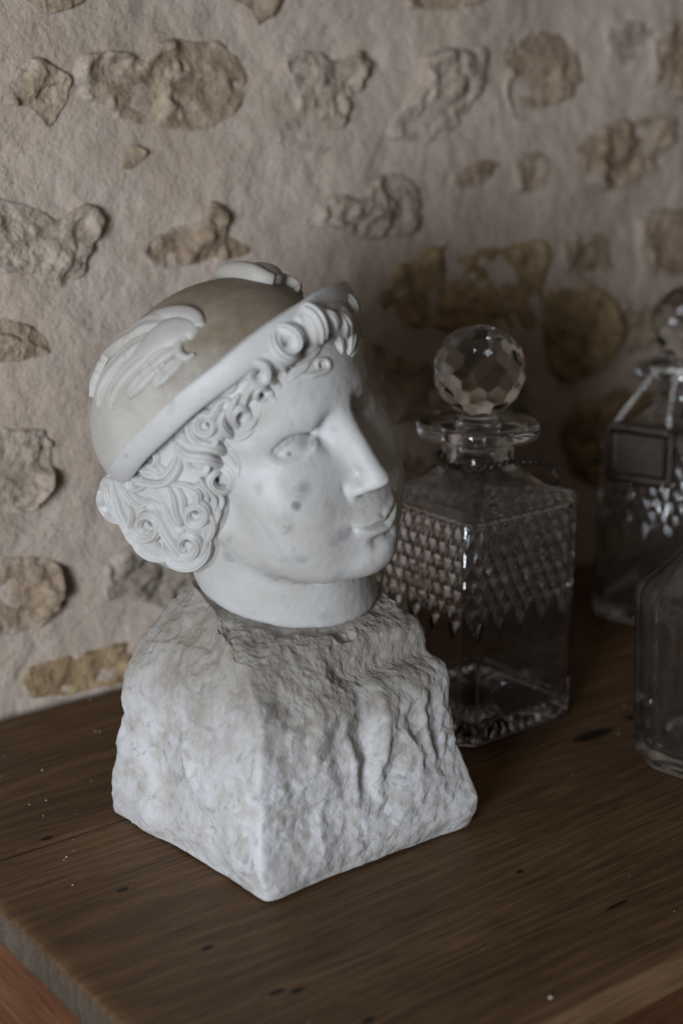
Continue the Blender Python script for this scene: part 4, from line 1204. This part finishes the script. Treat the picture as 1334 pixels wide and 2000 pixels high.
def label_chain(name, label, pts, closed, m, plate=None, *extras):
    V, F = links(pts, closed=closed)
    for extra in extras:
        V2, F2 = links(extra); F += [[i + len(V) for i in f] for f in F2]; V = np.concatenate([V, V2])
    root = empty(name, V.mean(0) * [1, 1, 0] + [0, 0, V[:, 2].min()])
    tag(root, label, 'bottle label')
    mk('chain', V, F, m, root)
    if plate:
        c, ex, ey, w_, h_, border = plate
        ex, ey, nz, cr = tag_plate(np.asarray(c, float), ex, ey, w_, h_)
        V, F = plate_mesh(np.asarray(c, float), ex, ey, nz, w_ - border, h_ - border, 0.0009, 0.0006)
        mk('plate', V, F, TARNISH, root)
        path = resample([p for k in range(4) for p in (cr[k] + (cr[(k + 1) % 4] - cr[k]) * f for f in (0.04, 0.35, 0.65, 0.96))], 0.0004, True)
        V, F = tube(path, border / 2.2, 10, True, 0.34, 40)
        mk('border', V, F, OLDSILVER if m is SILVER else m, root)
    return root

x, y = D1
rn = 0.0262
c1 = [(x + 0.0540, y - 0.018, 0.1520), (x + 0.0545, y - 0.018, 0.142), (x + 0.0545, y - 0.018, 0.131)]
front_strand = [(x + rn * math.cos(a), y + rn * math.sin(a), 0.1738 + 0.0012 * math.sin(3 * a)) for a in np.linspace(math.pi * 0.75, math.pi * 1.62, 9)] + \
    [(x + 0.026, y - 0.024, 0.1715), (x + 0.040, y - 0.022, 0.1680), (x + 0.0505, y - 0.0195, 0.1610)] + c1
back_strand = [(x + rn * math.cos(a), y + rn * math.sin(a), 0.1742) for a in np.linspace(math.pi * 0.75, math.pi * 0.1, 7)] + \
    [(x + 0.036, y + 0.012, 0.1655), (x + 0.049, y + 0.014, 0.1605), (x + 0.0540, y + 0.014, 0.151), (x + 0.0545, y + 0.014, 0.131)]
label_chain('bottle_label', 'dark tarnished chain and label slung round the neck of the decanter behind the rough stone', front_strand, False, TARNISH,
            ((x + 0.0546, y - 0.002, 0.117), (0, 1, 0), (0.02, 0, 1), 0.036, 0.027, 0.003), back_strand)
x, y = D2
ca, sa = math.cos(0.30), math.sin(0.30)
def d2p(lx, ly, z): return (x + ca * lx - sa * ly, y + sa * lx + ca * ly, z)
def lipp(deg, r=0.0385, z=0.1995): return d2p(r * math.cos(math.radians(deg)), r * math.sin(math.radians(deg)), z)
loop = [lipp(a_) for a_ in (159, 175, 191, 208, 226, 246, 270)] + [lipp(a_, 0.030, 0.1988) for a_ in (300, 340, 20, 60, 100, 130)] + [lipp(150, 0.036)]
strand_a = [lipp(164, 0.0390, 0.1990), lipp(164, 0.0415, 0.1945), d2p(-0.0480, 0.0195, 0.179), d2p(-0.0535, 0.0285, 0.164), d2p(-0.0545, 0.033, 0.1555)]
strand_b = [lipp(192, 0.0390, 0.1990), lipp(192, 0.0412, 0.1945), d2p(-0.0465, -0.0085, 0.180), d2p(-0.0530, -0.0105, 0.166), d2p(-0.0545, -0.011, 0.156)]
label_chain('bottle_label', 'bright silver chain holding a framed rectangular label on the back right decanter', loop, True, SILVER,
            (np.array(d2p(-0.0548, 0.0112, 0.1375)), np.array(d2p(0, -1, 0)) * [1, 1, 0] - np.array(d2p(0, 0, 0)) * [1, 1, 0], (0, 0, 1), 0.050, 0.038, 0.0078), strand_a, strand_b)
x, y = D3
ring3 = [(x + 0.0215 * math.cos(a), y + 0.0215 * math.sin(a), 0.149 + 0.003 * math.sin(a + 1)) for a in np.linspace(0, 2 * math.pi, 12, endpoint=False)]
label_chain('bottle_label', 'thin tarnished chain round the neck of the panelled decanter at the right edge', ring3, True, TARNISH,
            ((x + 0.030, y - 0.030, 0.126), (1, 1, 0), (0.5, -0.5, 0.9), 0.03, 0.02, 0.0026))
